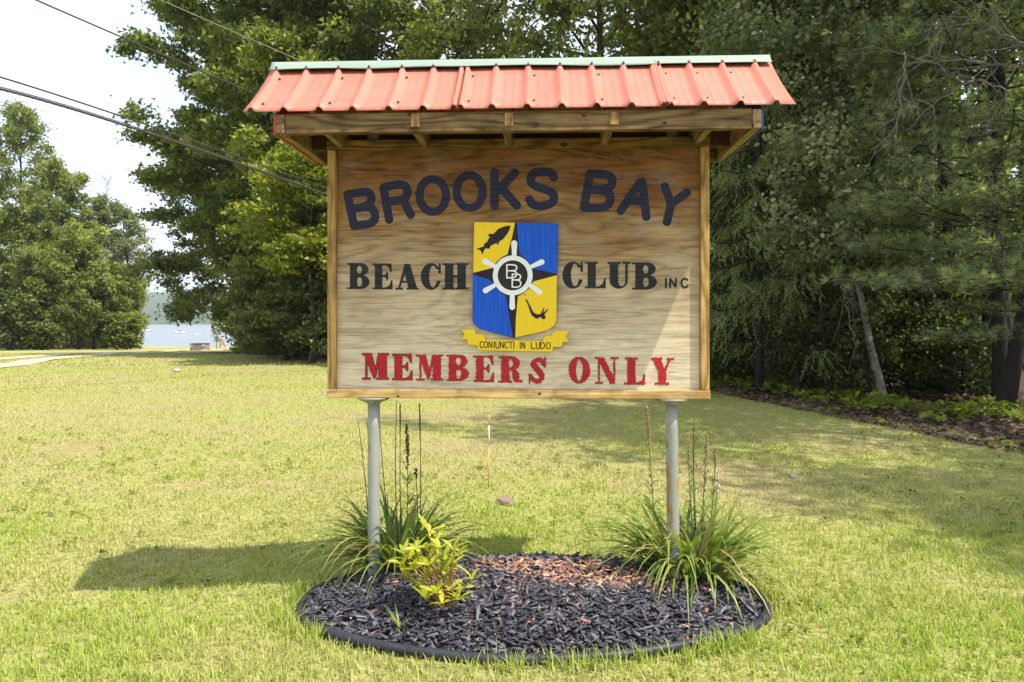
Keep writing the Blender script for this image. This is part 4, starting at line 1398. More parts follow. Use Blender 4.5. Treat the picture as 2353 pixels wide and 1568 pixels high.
FD = 0.024                 # the panel lies this far behind the frame's front
xl, zt = P(752, 323); xr, zb = P(1630.5, 917)
FX0, FX1, FZ0, FZ1 = xl, xr, zb - 0.002, zt + 0.002
FW = 0.041
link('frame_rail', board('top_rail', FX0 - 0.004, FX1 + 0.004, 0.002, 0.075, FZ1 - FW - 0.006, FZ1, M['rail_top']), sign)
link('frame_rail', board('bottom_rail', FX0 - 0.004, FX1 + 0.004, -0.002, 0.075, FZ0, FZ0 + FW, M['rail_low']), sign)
link('frame_stile', board('left_stile', FX0, FX0 + FW, 0.0, 0.075, FZ0 + FW + 0.001, FZ1 - FW - 0.007, M['stile']), sign)
link('frame_stile', board('right_stile', FX1 - FW, FX1, 0.0, 0.075, FZ0 + FW + 0.001, FZ1 - FW - 0.007, M['stile']), sign)
panel = link('panel', board('panel', FX0 + FW + 0.001, FX1 - FW - 0.001, FD, FD + 0.016, FZ0 + FW + 0.001, FZ1 - FW - 0.007, M['plywood'], 0.0), sign)

# posts with their cup brackets
for u, mat in ((859, M['post_clean']), (1546, M['post_rust'])):
    px, _ = P(u, 1000, 0.045)
    wz = 0.0
    w = MB()
    zz = np.linspace(0.0, FZ0 - 0.030, 9)
    tilt = 0.0 if u < 1000 else 0.012
    w.tube(np.stack([px + tilt * (0.5 - zz / 0.9), np.full(9, 0.045), zz], -1), 0.0295, 20)
    post = link('post', w.mesh('post', mat), sign)
    w = MB()
    zc = np.array([0.0, 0.006, 0.011, 0.018, 0.026, 0.034]) + FZ0 - 0.0355
    w.tube(np.stack([np.full(6, px - tilt * 0.5), np.full(6, 0.045), zc], -1), [0.031, 0.033, 0.040, 0.060, 0.076, 0.081], 24)
    link('bracket', w.mesh('bracket', mat), post)
    w = MB()
    w.tube([(px, -0.018, FZ0 - 0.017), (px, -0.010, FZ0 - 0.017), (px, 0.0, FZ0 - 0.017)], [0.011, 0.012, 0.012], 8)
    link('bolt', w.mesh('bolt', mat, False), post)

# ---- roof framing
EY, RY = -0.300, 0.050            # eave and ridge, measured from the frame front
EZ, RZ = 2.262, 2.577
BYF = EY + 0.018
BX0, BX1 = P(634, 280, BYF)[0], P(1750, 280, BYF)[0]
LZB = 2.168                       # underside of the level members
roofw = M['fascia']
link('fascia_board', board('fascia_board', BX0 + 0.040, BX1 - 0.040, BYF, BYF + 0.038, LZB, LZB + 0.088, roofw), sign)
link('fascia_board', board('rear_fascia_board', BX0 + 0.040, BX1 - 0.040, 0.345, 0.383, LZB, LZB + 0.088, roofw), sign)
for bx in (BX0, BX1 - 0.038):
    link('end_beam', board('end_beam', bx, bx + 0.038, BYF - 0.004, 0.385, LZB + 0.001, LZB + 0.084, M['rafter']), sign)
# gable boards, red on the left and blue on the right
for bx, mt_ in ((BX0 - 0.009, M['red_trim']), (BX1 + 0.001, M['blue_trim'])):
    bm = bmesh.new()
    pts = [(BYF - 0.002, LZB - 0.004), (0.386, LZB - 0.004), (0.386, LZB + 0.07), (RY, RZ - 0.055), (BYF - 0.002, LZB + 0.075)]
    f = bm.faces.new([bm.verts.new((bx, p[0], p[1])) for p in pts])
    r = bmesh.ops.extrude_face_region(bm, geom=[f])
    for g in r['geom']:
        if isinstance(g, bmesh.types.BMVert): g.co.x += 0.008
    link('gable_board', bm_mesh('gable_board', bm, mt_), sign)
sl = (RZ - EZ) / (RY - EY)
for u in (955, 1170, 1411):
    rx = P(u, 275, BYF)[0]
    # sloping rafter ends show in front of the fascia, level joists run back to the board
    for sgn in (0, 1):
        bm = bmesh.new()
        y_e, y_r = (BYF - 0.007, RY - 0.001) if sgn == 0 else (0.386, RY + 0.001)
        def top(y): return RZ - 0.028 - sl * abs(y - RY)
        y_m = BYF + 0.05 if sgn == 0 else 0.335
        pts = [(y_e, top(y_e)), (y_r, top(y_r)), (y_r, top(y_r) - 0.085), (y_e, max(top(y_e) - 0.075, LZB + 0.022))]
        f = bm.faces.new([bm.verts.new((rx - 0.019, p[0], p[1])) for p in pts])
        r = bmesh.ops.extrude_face_region(bm, geom=[f])
        for g in r['geom']:
            if isinstance(g, bmesh.types.BMVert): g.co.x += 0.038
        link('rafter', bm_mesh('rafter', bm, M['endgrain']), sign)
for u in (772, 968, 1167, 1393, 1612):
    rx = P(u, 312, -0.10)[0]
    link('joist', board('joist', rx - 0.017, rx + 0.017, BYF + 0.039, 0.10, LZB + 0.004, LZB + 0.080, M['rafter']), sign)
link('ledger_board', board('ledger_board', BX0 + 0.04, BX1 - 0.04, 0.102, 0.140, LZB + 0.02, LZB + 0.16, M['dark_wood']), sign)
link('nailer_strip', board('nailer_strip', BX0 + 0.04, BX1 - 0.04, -0.005, 0.03, FZ1 + 0.045, FZ1 + 0.07, M['rafter']), sign)
for u in (852, 1550):
    px, _ = P(u, 330, 0.045)
    w = MB()
    w.tube([(px, 0.105, FZ1 - 0.1), (px, 0.105, LZB + 0.02), (px, 0.105, RZ - 0.09)], 0.03, 12)
    link('post_top', w.mesh('post_top', M['post_clean']), sign)

# dark knots in the lumber
M['knot'] = simple('dark_knot', (0.045, 0.020, 0.009), 0.9, 0.5, 90)
for (u, v, yl, w_, h_) in [(944, 264, BYF, 0.017, 0.009), (1230, 287, BYF, 0.020, 0.012), (1342, 266, BYF, 0.010, 0.007), (1527, 283, BYF, 0.009, 0.006), (1296, 333, 0.002, 0.020, 0.011), (1478, 341, 0.002, 0.008, 0.006), (1240, 905, -0.002, 0.007, 0.006), (915, 911, -0.002, 0.006, 0.005)]:
    x, z = P(u, v, yl)
    a_ = np.linspace(0, 2 * np.pi, 12, endpoint=False)
    V = [(x + w_ * math.cos(t) * (1 + 0.15 * math.sin(3 * t)), yl - 0.0012, z + h_ * math.sin(t)) for t in a_]
    link('knot', mk('knot', V, np.array([list(range(12))]), M['knot']), sign)

# ---- ribbed metal sheets
RIBS = [577, 652, 733, 810, 893, 972, 1043, 1058, 1130, 1211, 1291, 1371, 1451, 1527, 1539, 1617, 1701, 1783]
RIBX = [P(u, 250, EY)[0] for u in RIBS]
RX0, RX1 = P(557, 256, EY)[0], P(1829, 241, EY)[0]
SPLITS = [RX0, (RIBX[6] + RIBX[7]) / 2, (RIBX[13] + RIBX[14]) / 2, RX1]


def rib_profile(x0, x1):
    pts = [(x0, 0.0)]
    for k, c in enumerate(RIBX):
        if c < x0 or c > x1: continue
        hw = 0.017 if k in (6, 7, 13, 14) else 0.019
        for dx, h in ((-hw, 0.0), (-0.0075, 0.0185), (0.0075, 0.0185), (hw, 0.0)):
            x = c + dx
            if x0 < x < x1: pts.append((x, h))
        nxt = [q for q in RIBX if q > c]
        if nxt and nxt[0] - c > 0.1 and nxt[0] < x1:
            for f in (0.36, 0.64):
                m_ = c + (nxt[0] - c) * f
                pts += [(m_ - 0.006, 0.0), (m_ - 0.003, 0.0006), (m_ + 0.003, 0.0006), (m_ + 0.006, 0.0)]
    pts.append((x1, 0.0))
    return sorted(pts)


def slope_pt(s, back, lift=0.0):
    """s 0 at ridge, 1 at eave; a faint sag towards the eave"""
    y = (RY - EY) * s
    z = RZ - (RZ - EZ) * s - 0.012 * math.sin(s * math.pi)
    L = math.hypot(RY - EY, RZ - EZ)
    ny, nz = (RZ - EZ) / L, (RY - EY) / L
    y, z = y + ny * lift, z + nz * lift
    return (RY + y if back else RY - y, z)


def sheet(x0, x1, back, lift0):
    prof = rib_profile(x0, x1)
    S = np.linspace(0.02, 1.0, 9)
    V = []
    for s in S:
        for x, h in prof:
            y, z = slope_pt(s, back, h + lift0)
            V.append((x, y, z))
    n = len(prof)
    Fq = [(i * n + j, i * n + j + 1, (i + 1) * n + j + 1, (i + 1) * n + j) for i in range(len(S) - 1) for j in range(n - 1)]
    if not back: Fq = [f[::-1] for f in Fq]
    me = mk('metal_sheet', V, np.array(Fq), M['roof'])
    o = link('metal_sheet', me, sign)
    md = o.modifiers.new('thickness', 'SOLIDIFY')
    md.thickness = 0.0012
    md.offset = -1
    return o


sheets = []
for k in range(3):
    sheets.append(sheet(SPLITS[k] - (0.03 if k else 0), SPLITS[k + 1], False, 0.0022 * k))
    sheet(SPLITS[k] - (0.03 if k else 0), SPLITS[k + 1], True, 0.0022 * k)

# ridge cap: folded strip with a wavy hem
def ridge_cap():
    xs_ = np.linspace(RX0 + 0.004, RX1 - 0.004, 90)
    V = []
    cols = 7
    for x in xs_:
        d = min(abs(x - c) for c in RIBX)
        wav = 0.007 * (vnoise(x * 5.5, 1.0, 8) - 0.5) - 0.006 * math.exp(-(d / 0.03) ** 2) * 0
        hem = 0.108 + 0.03 * (vnoise(x * 4.2, 7.0, 3) - 0.5)
        for k in range(cols):
            q = (k - 3) / 3.0
            s = abs(q) * hem
            y, z = slope_pt(s, q > 0, 0.0225 + (wav if abs(q) > 0.9 else 0))
            if k == 3: z = RZ + 0.027
            V.append((x, y, z))
    n = len(xs_)
    F = [(i * cols + j, i * cols + j + 1, (i + 1) * cols + j + 1, (i + 1) * cols + j) for i in range(n - 1) for j in range(cols - 1)]
    o = link('ridge_cap', mk('ridge_cap', V, np.array(F)[:, ::-1], M['cap'], None, False), sign)
    md = o.modifiers.new('thickness', 'SOLIDIFY')
    md.thickness = 0.0015
    return o


cap = ridge_cap()
# screws, one shared mesh
bm = bmesh.new()
bmesh.ops.create_cone(bm, cap_ends=True, segments=10, radius1=0.0075, radius2=0.0065, depth=0.003)
r = bmesh.ops.create_cone(bm, cap_ends=True, segments=6, radius1=0.0045, radius2=0.0038, depth=0.006)
bmesh.ops.translate(bm, verts=r['verts'], vec=(0, 0, 0.004))
SCREW = bm_mesh('screw', bm, M['screw'])
SL_ANG = math.atan2(RZ - EZ, RY - EY)


def screw(x, s, lift, parent):
    y, z = slope_pt(s, False, lift)
    o = link('screw', SCREW, parent, (x, y, z))
    o.rotation_euler = (SL_ANG, 0, 0)


def sheet_at(x): return sheets[0 if x < SPLITS[1] else 1 if x < SPLITS[2] else 2]


for k, c in enumerate(RIBX):
    if k not in (6, 7, 13): screw(c, 0.095, 0.0255, cap)
for k, c in enumerate(RIBX):
    if k in (0, 2, 4, 7, 9, 11, 13, 14, 15, 16):
        for s in (0.24, 0.82): screw(c + 0.030, s, 0.003, sheet_at(c + 0.030))
screw(RIBX[6] + 0.012, 0.22, 0.004, sheets[0]); screw(RIBX[6] + 0.012, 0.78, 0.004, sheets[0])

# ------------------------------------------------------------------ painted shapes: implicit outlines turned into flat faces
def flat_mesh(name, f, bb, cell, yl, mat):
    x0, x1, z0, z1 = bb
    nx_ = max(4, int((x1 - x0) / cell)); nz_ = max(4, int((z1 - z0) / cell))
    gx = np.linspace(x0, x1, nx_ + 1); gz_ = np.linspace(z0, z1, nz_ + 1)
    XX, ZZ = np.meshgrid(gx, gz_)
    D = f(XX, ZZ)
    D[0, :] = D[-1, :] = np.maximum(D[0, :], 1e-4); D[:, 0] = np.maximum(D[:, 0], 1e-4); D[:, -1] = np.maximum(D[:, -1], 1e-4)
    inside = D < 0
    verts, faces, cache = [], [], {}

    def vid(key, p):
        if key not in cache:
            cache[key] = len(verts)
            verts.append((p[0], yl, p[1]))
        return cache[key]

    for j in range(nz_):
        i = 0
        row = inside[j, :-1].astype(int) + inside[j, 1:] + inside[j + 1, :-1] + inside[j + 1, 1:]
        while i < nx_:
            c = row[i]
            if c == 0: i += 1; continue
            if c == 4:
                k = i
                while k < nx_ and row[k] == 4: k += 1
                faces.append([vid((j, i), (gx[i], gz_[j])), vid((j, k), (gx[k], gz_[j])), vid((j + 1, k), (gx[k], gz_[j + 1])), vid((j + 1, i), (gx[i], gz_[j + 1]))])
                i = k
                continue
            cs = [(j, i), (j, i + 1), (j + 1, i + 1), (j + 1, i)]
            poly = []
            for a in range(4):
                p, q = cs[a], cs[(a + 1) % 4]
                dp, dq = D[p], D[q]
                if dp < 0: poly.append(vid(p, (gx[p[1]], gz_[p[0]])))
                if (dp < 0) != (dq < 0):
                    t = dp / (dp - dq)
                    key = (min(p, q), max(p, q))
                    poly.append(vid(key, (gx[p[1]] + t * (gx[q[1]] - gx[p[1]]), gz_[p[0]] + t * (gz_[q[0]] - gz_[p[0]]))))
            poly = [v for n_, v in enumerate(poly) if v != poly[n_ - 1]]
            if len(poly) >= 3: faces.append(poly)
            i += 1
    by = {}
    for q in faces: by.setdefault(len(q), []).append(q)
    return mk(name, verts, [np.array(v) for v in by.values()], mat)


def chaikin(p, n=2):
    p = [np.array(q, dtype=float) for q in p]
    for _ in range(n):
        o = [p[0]]
        for a, b in zip(p[:-1], p[1:]): o += [a * 0.75 + b * 0.25, a * 0.25 + b * 0.75]
        o.append(p[-1])
        p = o
    return p


def d_caps(X, Z, pts, r):
    D = np.full(X.shape, 1e3)
    for a, b in zip(pts[:-1], pts[1:]):
        ax, az = a; bx, bz = b
        dx, dz = bx - ax, bz - az
        t = np.clip(((X - ax) * dx + (Z - az) * dz) / (dx * dx + dz * dz + 1e-12), 0, 1)
        D = np.minimum(D, np.hypot(X - ax - t * dx, Z - az - t * dz))
    return D - r


def d_poly(X, Z, pts):
    n = len(pts)
    D = np.full(X.shape, 1e3)
    ins = np.zeros(X.shape, dtype=bool)
    for k in range(n):
        ax, az = pts[k]; bx, bz = pts[(k + 1) % n]
        dx, dz = bx - ax, bz - az
        t = np.clip(((X - ax) * dx + (Z - az) * dz) / (dx * dx + dz * dz + 1e-12), 0, 1)
        D = np.minimum(D, np.hypot(X - ax - t * dx, Z - az - t * dz))
        cond = ((az > Z) != (bz > Z))
        with np.errstate(divide='ignore', invalid='ignore'):
            xc = (bx - ax) * (Z - az) / (bz - az + 1e-15) + ax
        ins ^= cond & (X < xc)
    return np.where(ins, -D, D)


def d_ell(X, Z, c, r):
    q = np.hypot((X - c[0]) / r[0], (Z - c[1]) / r[1])
    return (q - 1) * min(r)


def bbox(pts, pad):
    a = np.array(pts)
    return (a[:, 0].min() - pad, a[:, 0].max() + pad, a[:, 1].min() - pad, a[:, 1].max() + pad)


YP = FD                        # panel face

def stroke_letter(zf, strokes, r_px, mat, parent, yl, plane, cell=0.0020, name='letter', jag=0.0):
    """strokes: lists of spots in a measured view, True marks a curve to be smoothed"""
    poly = []
    for s, sm in strokes:
        q = [P(*zf(*p), plane) for p in s]
        poly.append(chaikin(q, 3) if sm else [np.array(k) for k in q])
    c0 = np.array(P(*zf(*strokes[0][0][0]), plane)); c1 = np.array(P(*zf(strokes[0][0][0][0] + 10, strokes[0][0][0][1]), plane))
    r = r_px * abs(c1[0] - c0[0]) / 10
    allp = [p for q in poly for p in q]
    def f(X, Z):
        D = np.full(X.shape, 1e3)
        for q in poly: D = np.minimum(D, d_caps(X, Z, q, r))
        return D + (jag * (vnoise(X * 260, Z * 260, 5) - 0.5) if jag else 0)
    return link(name, flat_mesh(name, f, bbox(allp, r + 0.004), cell, yl, mat), parent)


def ell_pts(c, rx, rz, rot=0, n=28):
    o = []
    for k in range(n + 1):
        a = 2 * math.pi * k / n
        x, z = rx * math.cos(a), rz * math.sin(a)
        o.append((c[0] + x * math.cos(rot) - z * math.sin(rot), c[1] + x * math.sin(rot) + z * math.cos(rot)))
    return o


LY = YP - 0.0014
BIG = [
    (Z1, 32, [([(963, 1155), (1012, 1390)], False), ([(963, 1150), (1085, 1130), (1138, 1140), (1148, 1195), (1120, 1240), (985, 1265)], True), ([(985, 1265), (1110, 1243), (1165, 1262), (1178, 1335), (1140, 1378), (1012, 1390)], True)]),
    (Z1, 32, [([(1238, 1102), (1281, 1343)], False), ([(1238, 1100), (1340, 1072), (1408, 1080), (1428, 1140), (1395, 1190), (1260, 1208)], True), ([(1330, 1197), (1395, 1198), (1415, 1245), (1447, 1306)], True)]),
    (Z1, 31, [(ell_pts((1615, 1158), 102, 125, -0.06), False)]),
    (Z1, 31, [(ell_pts((1897, 1128), 100, 127, -0.04), False)]),
    (Z1, 33, [([(2088, 983), (2088, 1237)], False), ([(2105, 1130), (2243, 985)], False), ([(2140, 1100), (2258, 1234)], False)]),
    (Z2, 31, [([(427, 968), (405, 930), (345, 922), (270, 935), (252, 1000), (300, 1035), (380, 1058), (432, 1090), (425, 1150), (345, 1178), (275, 1168), (250, 1128)], True)]),
    (Z2, 31, [([(690, 940), (646, 1186)], False), ([(690, 938), (800, 945), (852, 965), (850, 1030), (800, 1052), (672, 1055)], True), ([(672, 1055), (780, 1058), (838, 1085), (838, 1150), (790, 1190), (646, 1186)], True)]),
    (Z2, 31, [([(1052, 1003), (912, 1210)], False), ([(1068, 1000), (1098, 1252)], False), ([(975, 1132), (1085, 1140)], False)]),
    (Z2, 31, [([(1232, 1034), (1278, 1155)], False), ([(1392, 1077), (1278, 1160)], False), ([(1278, 1157), (1248, 1290)], False)]),
]
for zf, rp, st in BIG: stroke_letter(zf, st, rp, M['navy'], panel, LY, YP)

# fat serif letters, drawn in a unit box
def box_(x0, x1, y0, y1): return ('b', x0, x1, y0, y1)
def pol_(*p): return ('p', p)
def ell_(cx, cy_, rx, ry): return ('e', cx, cy_, rx, ry)
def cap_(r, *p): return ('c', r, p)


GL_ = {
    'B': ([box_(.13, .48, 0, 1), box_(0, .6, .94, 1), box_(0, .6, 0, .06), ell_(.58, .755, .37, .245), ell_(.58, .27, .42, .27), box_(.4, .58, .93, 1), box_(.4, .58, 0, .07)], [ell_(.55, .745, .115, .165), ell_(.56, .27, .12, .185), box_(.48, .55, .60, .89), box_(.48, .56, .10, .44)]),
    'E': ([box_(.12, .48, 0, 1), box_(0, .95, .94, 1), box_(0, 1, 0, .06), pol_((.66, .94), (.96, .94), (.96, .66), (.92, .66), (.82, .86)), pol_((.66, .06), (1, .06), (1, .36), (.96, .36), (.86, .15)), box_(.46, .72, .48, .55), pol_((.60, .52), (.74, .68), (.78, .68), (.78, .35), (.74, .35))], []),
    'A': ([pol_((.38, 1), (.62, 1), (.95, 0), (.58, 0), (.36, .78)), pol_((.39, .95), (.47, .80), (.19, .03), (.11, .03)), box_(.22, .66, .27, .34), box_(0, .32, 0, .06), box_(.48, 1, 0, .06)], []),
    'C': ([ell_(.5, .5, .5, .5), box_(.88, .97, .62, .99)], [ell_(.60, .5, .20, .43), box_(.60, 1.1, .33, .62), box_(.62, .87, .40, .78)]),
    'H': ([box_(.10, .42, 0, 1), box_(.58, .90, 0, 1), box_(.4, .6, .46, .54), box_(0, .48, .94, 1), box_(0, .48, 0, .06), box_(.52, 1, .94, 1), box_(.52, 1, 0, .06)], []),
    'L': ([box_(.14, .52, 0, 1), box_(0, .64, .94, 1), box_(0, 1, 0, .06), pol_((.66, .06), (1, .06), (1, .38), (.95, .38), (.86, .16))], []),
    'U': ([box_(.10, .46, .3, 1), box_(.78, .88, .3, 1), ('h', .49, .3, .39, .30), box_(0, .56, .94, 1), box_(.66, 1, .94, 1)], [('h2', .62, .3, .165, .22)]),
    'M': ([box_(.12, .18, 0, 1), box_(.62, .92, 0, 1), pol_((.06, 1), (.34, 1), (.55, .22), (.44, .02)), pol_((.60, 1), (.68, 1), (.50, .06), (.44, .06)), box_(0, .31, 0, .06), box_(.54, 1, 0, .06), box_(0, .32, .94, 1), box_(.62, 1, .94, 1)], []),
    'R': ([box_(.12, .46, 0, 1), box_(0, .56, .94, 1), box_(0, .56, 0, .06), ell_(.54, .735, .36, .265), box_(.4, .55, .93, 1), pol_((.48, .52), (.74, .50), (.86, .36), (.88, .10), (1, .10), (1, .03), (.78, 0), (.62, .08), (.58, .40))], [ell_(.52, .735, .10, .18), box_(.46, .52, .58, .89)]),
    'S': ([cap_(.105, (.84, .74), (.72, .90), (.45, .90), (.22, .76), (.36, .58), (.66, .42), (.80, .26), (.60, .09), (.34, .09), (.15, .26)), cap_(.15, (.30, .70), (.52, .52), (.72, .32)), box_(.88, .95, .62, 1), box_(.05, .12, 0, .38)], []),
    'O': ([ell_(.5, .5, .5, .5)], [ell_(.5, .5, .17, .41)]),
    'N': ([box_(.14, .20, 0, 1), box_(.80, .86, 0, 1), pol_((.04, 1), (.38, 1), (.86, .12), (.86, 0), (.66, 0), (.16, .88)), box_(0, .33, 0, .06), box_(.66, 1, .94, 1), box_(0, .36, .94, 1)], []),
    'Y': ([pol_((.08, 1), (.42, 1), (.64, .46), (.60, .40), (.38, .44)), pol_((.56, .48), (.62, .44), (.90, 1), (.82, 1)), box_(.34, .66, 0, .48), box_(0, .50, .94, 1), box_(.70, 1, .94, 1), box_(.20, .80, 0, .06)], []),
}


def d_prim(p, U, Vv, w, h):
    k = p[0]
    if k == 'b':
        _, x0, x1, y0, y1 = p
        dx = (np.abs(U - (x0 + x1) / 2) - (x1 - x0) / 2) * w
        dy = (np.abs(Vv - (y0 + y1) / 2) - (y1 - y0) / 2) * h
        return np.where((dx > 0) & (dy > 0), np.hypot(dx, dy), np.maximum(dx, dy))
    if k == 'p': return d_poly(U * w, Vv * h, [(a * w, b * h) for a, b in p[1]])
    if k == 'e': return d_ell(U * w, Vv * h, (p[1] * w, p[2] * h), (p[3] * w, p[4] * h))
    if k == 'c': return d_caps(U * w, Vv * h, chaikin([(a * w, b * h) for a, b in p[2]], 2), p[1] * w)
    if k in ('h', 'h2'):
        e = d_ell(U * w, Vv * h, (p[1] * w, p[2] * h), (p[3] * w, p[4] * h))
        return np.maximum(e, (Vv - p[2]) * h)
    raise ValueError(k)


def serif_letter(ch, zf, x0, x1, y0, y1, mat, yl, jag=0.0, grow=0.0, slant=0.0):
    ax, az = P(*zf(x0, y1), YP)
    bx, bz = P(*zf(x1, y0), YP)
    w, h = bx - ax, bz - az
    pos, neg = GL_[ch]
    seed = int(abs(x0) + y0) % 97
    def f(X, Z):
        U, Vv = (X - ax) / w, (Z - az) / h
        D = np.full(X.shape, 1e3)
        for p in pos: D = np.minimum(D, d_prim(p, U, Vv, w, h))
        for p in neg: D = np.maximum(D, -d_prim(p, U, Vv, w, h))
        D = D - 0.0008 - grow
        if jag: D = D + jag * (vnoise(X * 240, Z * 240, seed) - 0.45)
        return D
    return link('letter', flat_mesh('letter', f, (ax - 0.006, bx + 0.006, az - 0.006, bz + 0.006), 0.0018, yl, mat), panel)


for ch, zf, x0, x1, y0, y1 in [('B', Z3, 228, 398, 448, 646), ('E', Z3, 423, 574, 452, 648), ('A', Z3, 598, 775, 455, 650), ('C', Z3, 793, 948, 450, 651), ('H', Z3, 958, 1156, 450, 648),
                               ('C', Z4, 387, 546, 436, 642), ('L', Z4, 558, 716, 438, 640), ('U', Z4, 732, 906, 441, 642), ('B', Z4, 920, 1107, 443, 649)]:
    serif_letter(ch, zf, x0, x1, y0, y1, M['black_paint'], LY, 0.001)
for k, (ch, zf, x0, x1, y0, y1) in enumerate([('M', Z3, 345, 546, 1140, 1338), ('E', Z3, 575, 726, 1145, 1342), ('M', Z3, 758, 961, 1150, 1347), ('B', Z3, 985, 1156, 1150, 1350), ('E', Z3, 1197, 1351, 1158, 1358),
                                              ('R', Z4, -103, 78, 1163, 1362), ('S', Z4, 122, 266, 1166, 1370), ('O', Z4, 435, 596, 1165, 1367), ('N', Z4, 635, 813, 1170, 1370), ('L', Z4, 862, 1018, 1172, 1375), ('Y', Z4, 1060, 1239, 1173, 1375)]):
    serif_letter(ch, zf, x0, x1, y0, y1, M['outline'], LY, 0.006 if k > 1 else 0.001, 0.0018 if k < 2 else 0.0006)['label'] = 'dark worn outline of a red letter'
    serif_letter(ch, zf, x0, x1, y0, y1, M['red_paint'], LY - 0.0012, 0.0025 if k > 1 else 0.0006, -0.0008)
# small INC
for st in ([([(1178, 566), (1178, 634)], False)], [([(1209, 632), (1211, 568)], False), ([(1211, 568), (1252, 630)], False), ([(1252, 630), (1256, 566)], False)], [([(1343, 576), (1325, 563), (1300, 575), (1296, 605), (1308, 632), (1330, 634), (1344, 622)], True)]):
    stroke_letter(Z4, st, 7.5, M['black_paint'], panel, LY, YP, 0.0011)

# ---- shield and ribbon, sawn from board
SHY = YP - 0.020
def q5(pts, pl): return [P(*Z5(*p), pl) for p in pts]


SH = [(182, 78), (1103, 95), (1084, 1150), (1066, 1203), (1000, 1255), (905, 1282), (620, 1345), (330, 1272), (245, 1245), (188, 1200), (165, 1150)]
shield = link('shield', prism('shield', q5(SH, SHY), SHY, YP - 0.001, M['purple_paint']), sign)
for pts, mat, lab in (([(184, 80), (631, 86), (600, 230), (570, 350), (548, 432), (500, 455), (440, 500), (412, 535), (385, 580), (174, 633)], 'yellow_paint', 'yellow upper left quarter of the shield'),
                      ([(652, 88), (1101, 97), (1090, 646), (950, 612), (828, 590), (800, 540), (740, 470), (682, 430), (668, 300)], 'blue_paint', 'blue upper right quarter of the shield'),
                      ([(1089, 660), (1082, 1150), (1064, 1202), (1000, 1253), (905, 1280), (634, 1340), (640, 1130), (662, 892), (720, 860), (790, 800), (832, 728)], 'yellow_paint', 'yellow lower right quarter of the shield'),
                      ([(174, 657), (270, 680), (360, 715), (390, 745), (402, 790), (430, 800), (470, 845), (532, 888), (555, 1040), (605, 1337), (330, 1270), (245, 1243), (190, 1198), (167, 1150)], 'blue_paint', 'blue lower left quarter of the shield')):
    pp = q5(pts, SHY)
    o = link('shield_quarter', mk('shield_quarter', [(a, SHY - 0.0008, b) for a, b in pp], np.array([list(range(len(pp)))]), M[mat]), shield)
    o['label'] = lab


def s5(v): return v / 3.7324 / 1.27497 / FPX * (SY + SHY)


def shield_shape(name, f, pts, yoff, mat, pad=0.004, cell=0.0011):
    return link(name, flat_mesh(name, f, bbox(q5(pts, SHY), pad), cell, SHY - yoff, mat), shield)


wc = P(*Z5(605, 662), SHY)
spokes = [((622, 450), (622, 312), 24, 33), ((600, 860), (600, 1008), 24, 31), ((420, 570), (302, 508), 22, 31), ((800, 570), (922, 516), 20, 30), ((425, 760), (308, 828), 20, 30), ((790, 765), (898, 846), 22, 31)]


def wheel(X, Z):
    d = np.hypot(X - wc[0], Z - wc[1])
    D = np.maximum(d - s5(218), s5(164) - d)
    for a, b, r0, r1 in spokes:
        pa, pb = P(*Z5(*a), SHY), P(*Z5(*b), SHY)
        dx, dz = pb[0] - pa[0], pb[1] - pa[1]
        t = np.clip(((X - pa[0]) * dx + (Z - pa[1]) * dz) / (dx * dx + dz * dz), 0, 1)
        sp_ = np.hypot(X - pa[0] - t * dx, Z - pa[1] - t * dz) - s5(r0 + (r1 - r0) * t)
        D = np.minimum(D, np.where(d > s5(166), sp_, 1e3))
    return D


shield_shape('ship_wheel', wheel, [(265, 275), (960, 1045)], 0.0020, M['white_paint'])
shield_shape('wheel_hub', lambda X, Z: np.hypot(X - wc[0], Z - wc[1]) - s5(168), [(430, 480), (780, 840)], 0.0014, M['disc_paint'])
for st in ([([(541, 548), (541, 689)], False), ([(541, 547), (612, 545), (652, 560), (645, 605), (600, 612), (541, 612)], True), ([(541, 612), (625, 612), (655, 640), (635, 686), (541, 690)], True)],
           [([(600, 650), (600, 790)], False), ([(600, 650), (660, 646), (694, 664), (686, 705), (640, 712), (600, 712)], True), ([(600, 712), (670, 712), (700, 742), (680, 790), (600, 791)], True)]):
    stroke_letter(Z5, st, 7.5, M['white_paint'], shield, SHY - 0.0024, SHY, 0.0009, 'monogram_letter')
FISH = [(568, 116), (580, 122), (572, 160), (545, 210), (500, 268), (460, 288), (446, 330), (432, 322), (432, 306), (400, 322), (365, 338), (350, 372), (305, 366), (290, 395), (272, 436), (260, 400), (240, 382), (208, 372), (250, 358), (290, 346), (292, 316), (325, 295), (338, 265), (358, 240), (340, 234), (340, 208), (396, 208), (445, 155), (500, 130)]
shield_shape('fish_emblem', lambda X, Z: d_poly(X, Z, q5(FISH, SHY)), FISH, 0.0016, M['purple_paint'])
DIVER = [(737, 918), (765, 932), (782, 968), (800, 1000), (815, 1035), (835, 1068), (868, 1088), (912, 1084), (938, 1022), (952, 1018), (938, 1074), (988, 1026), (997, 1032), (958, 1084), (948, 1100), (935, 1130), (905, 1116), (880, 1136), (850, 1130), (812, 1098), (792, 1050), (775, 990), (752, 945)]
hd = P(*Z5(942, 1118), SHY)
shield_shape('diver_emblem', lambda X, Z: np.minimum(d_poly(X, Z, q5(DIVER, SHY)), np.hypot(X - hd[0], Z - hd[1]) - s5(23)), DIVER, 0.0016, M['purple_paint'])
stroke_letter(Z5, [([(732, 872), (744, 866)], False), ([(734, 886), (744, 880)], False)], 3, M['purple_paint'], shield, SHY - 0.0016, SHY, 0.0008, 'splash_mark')

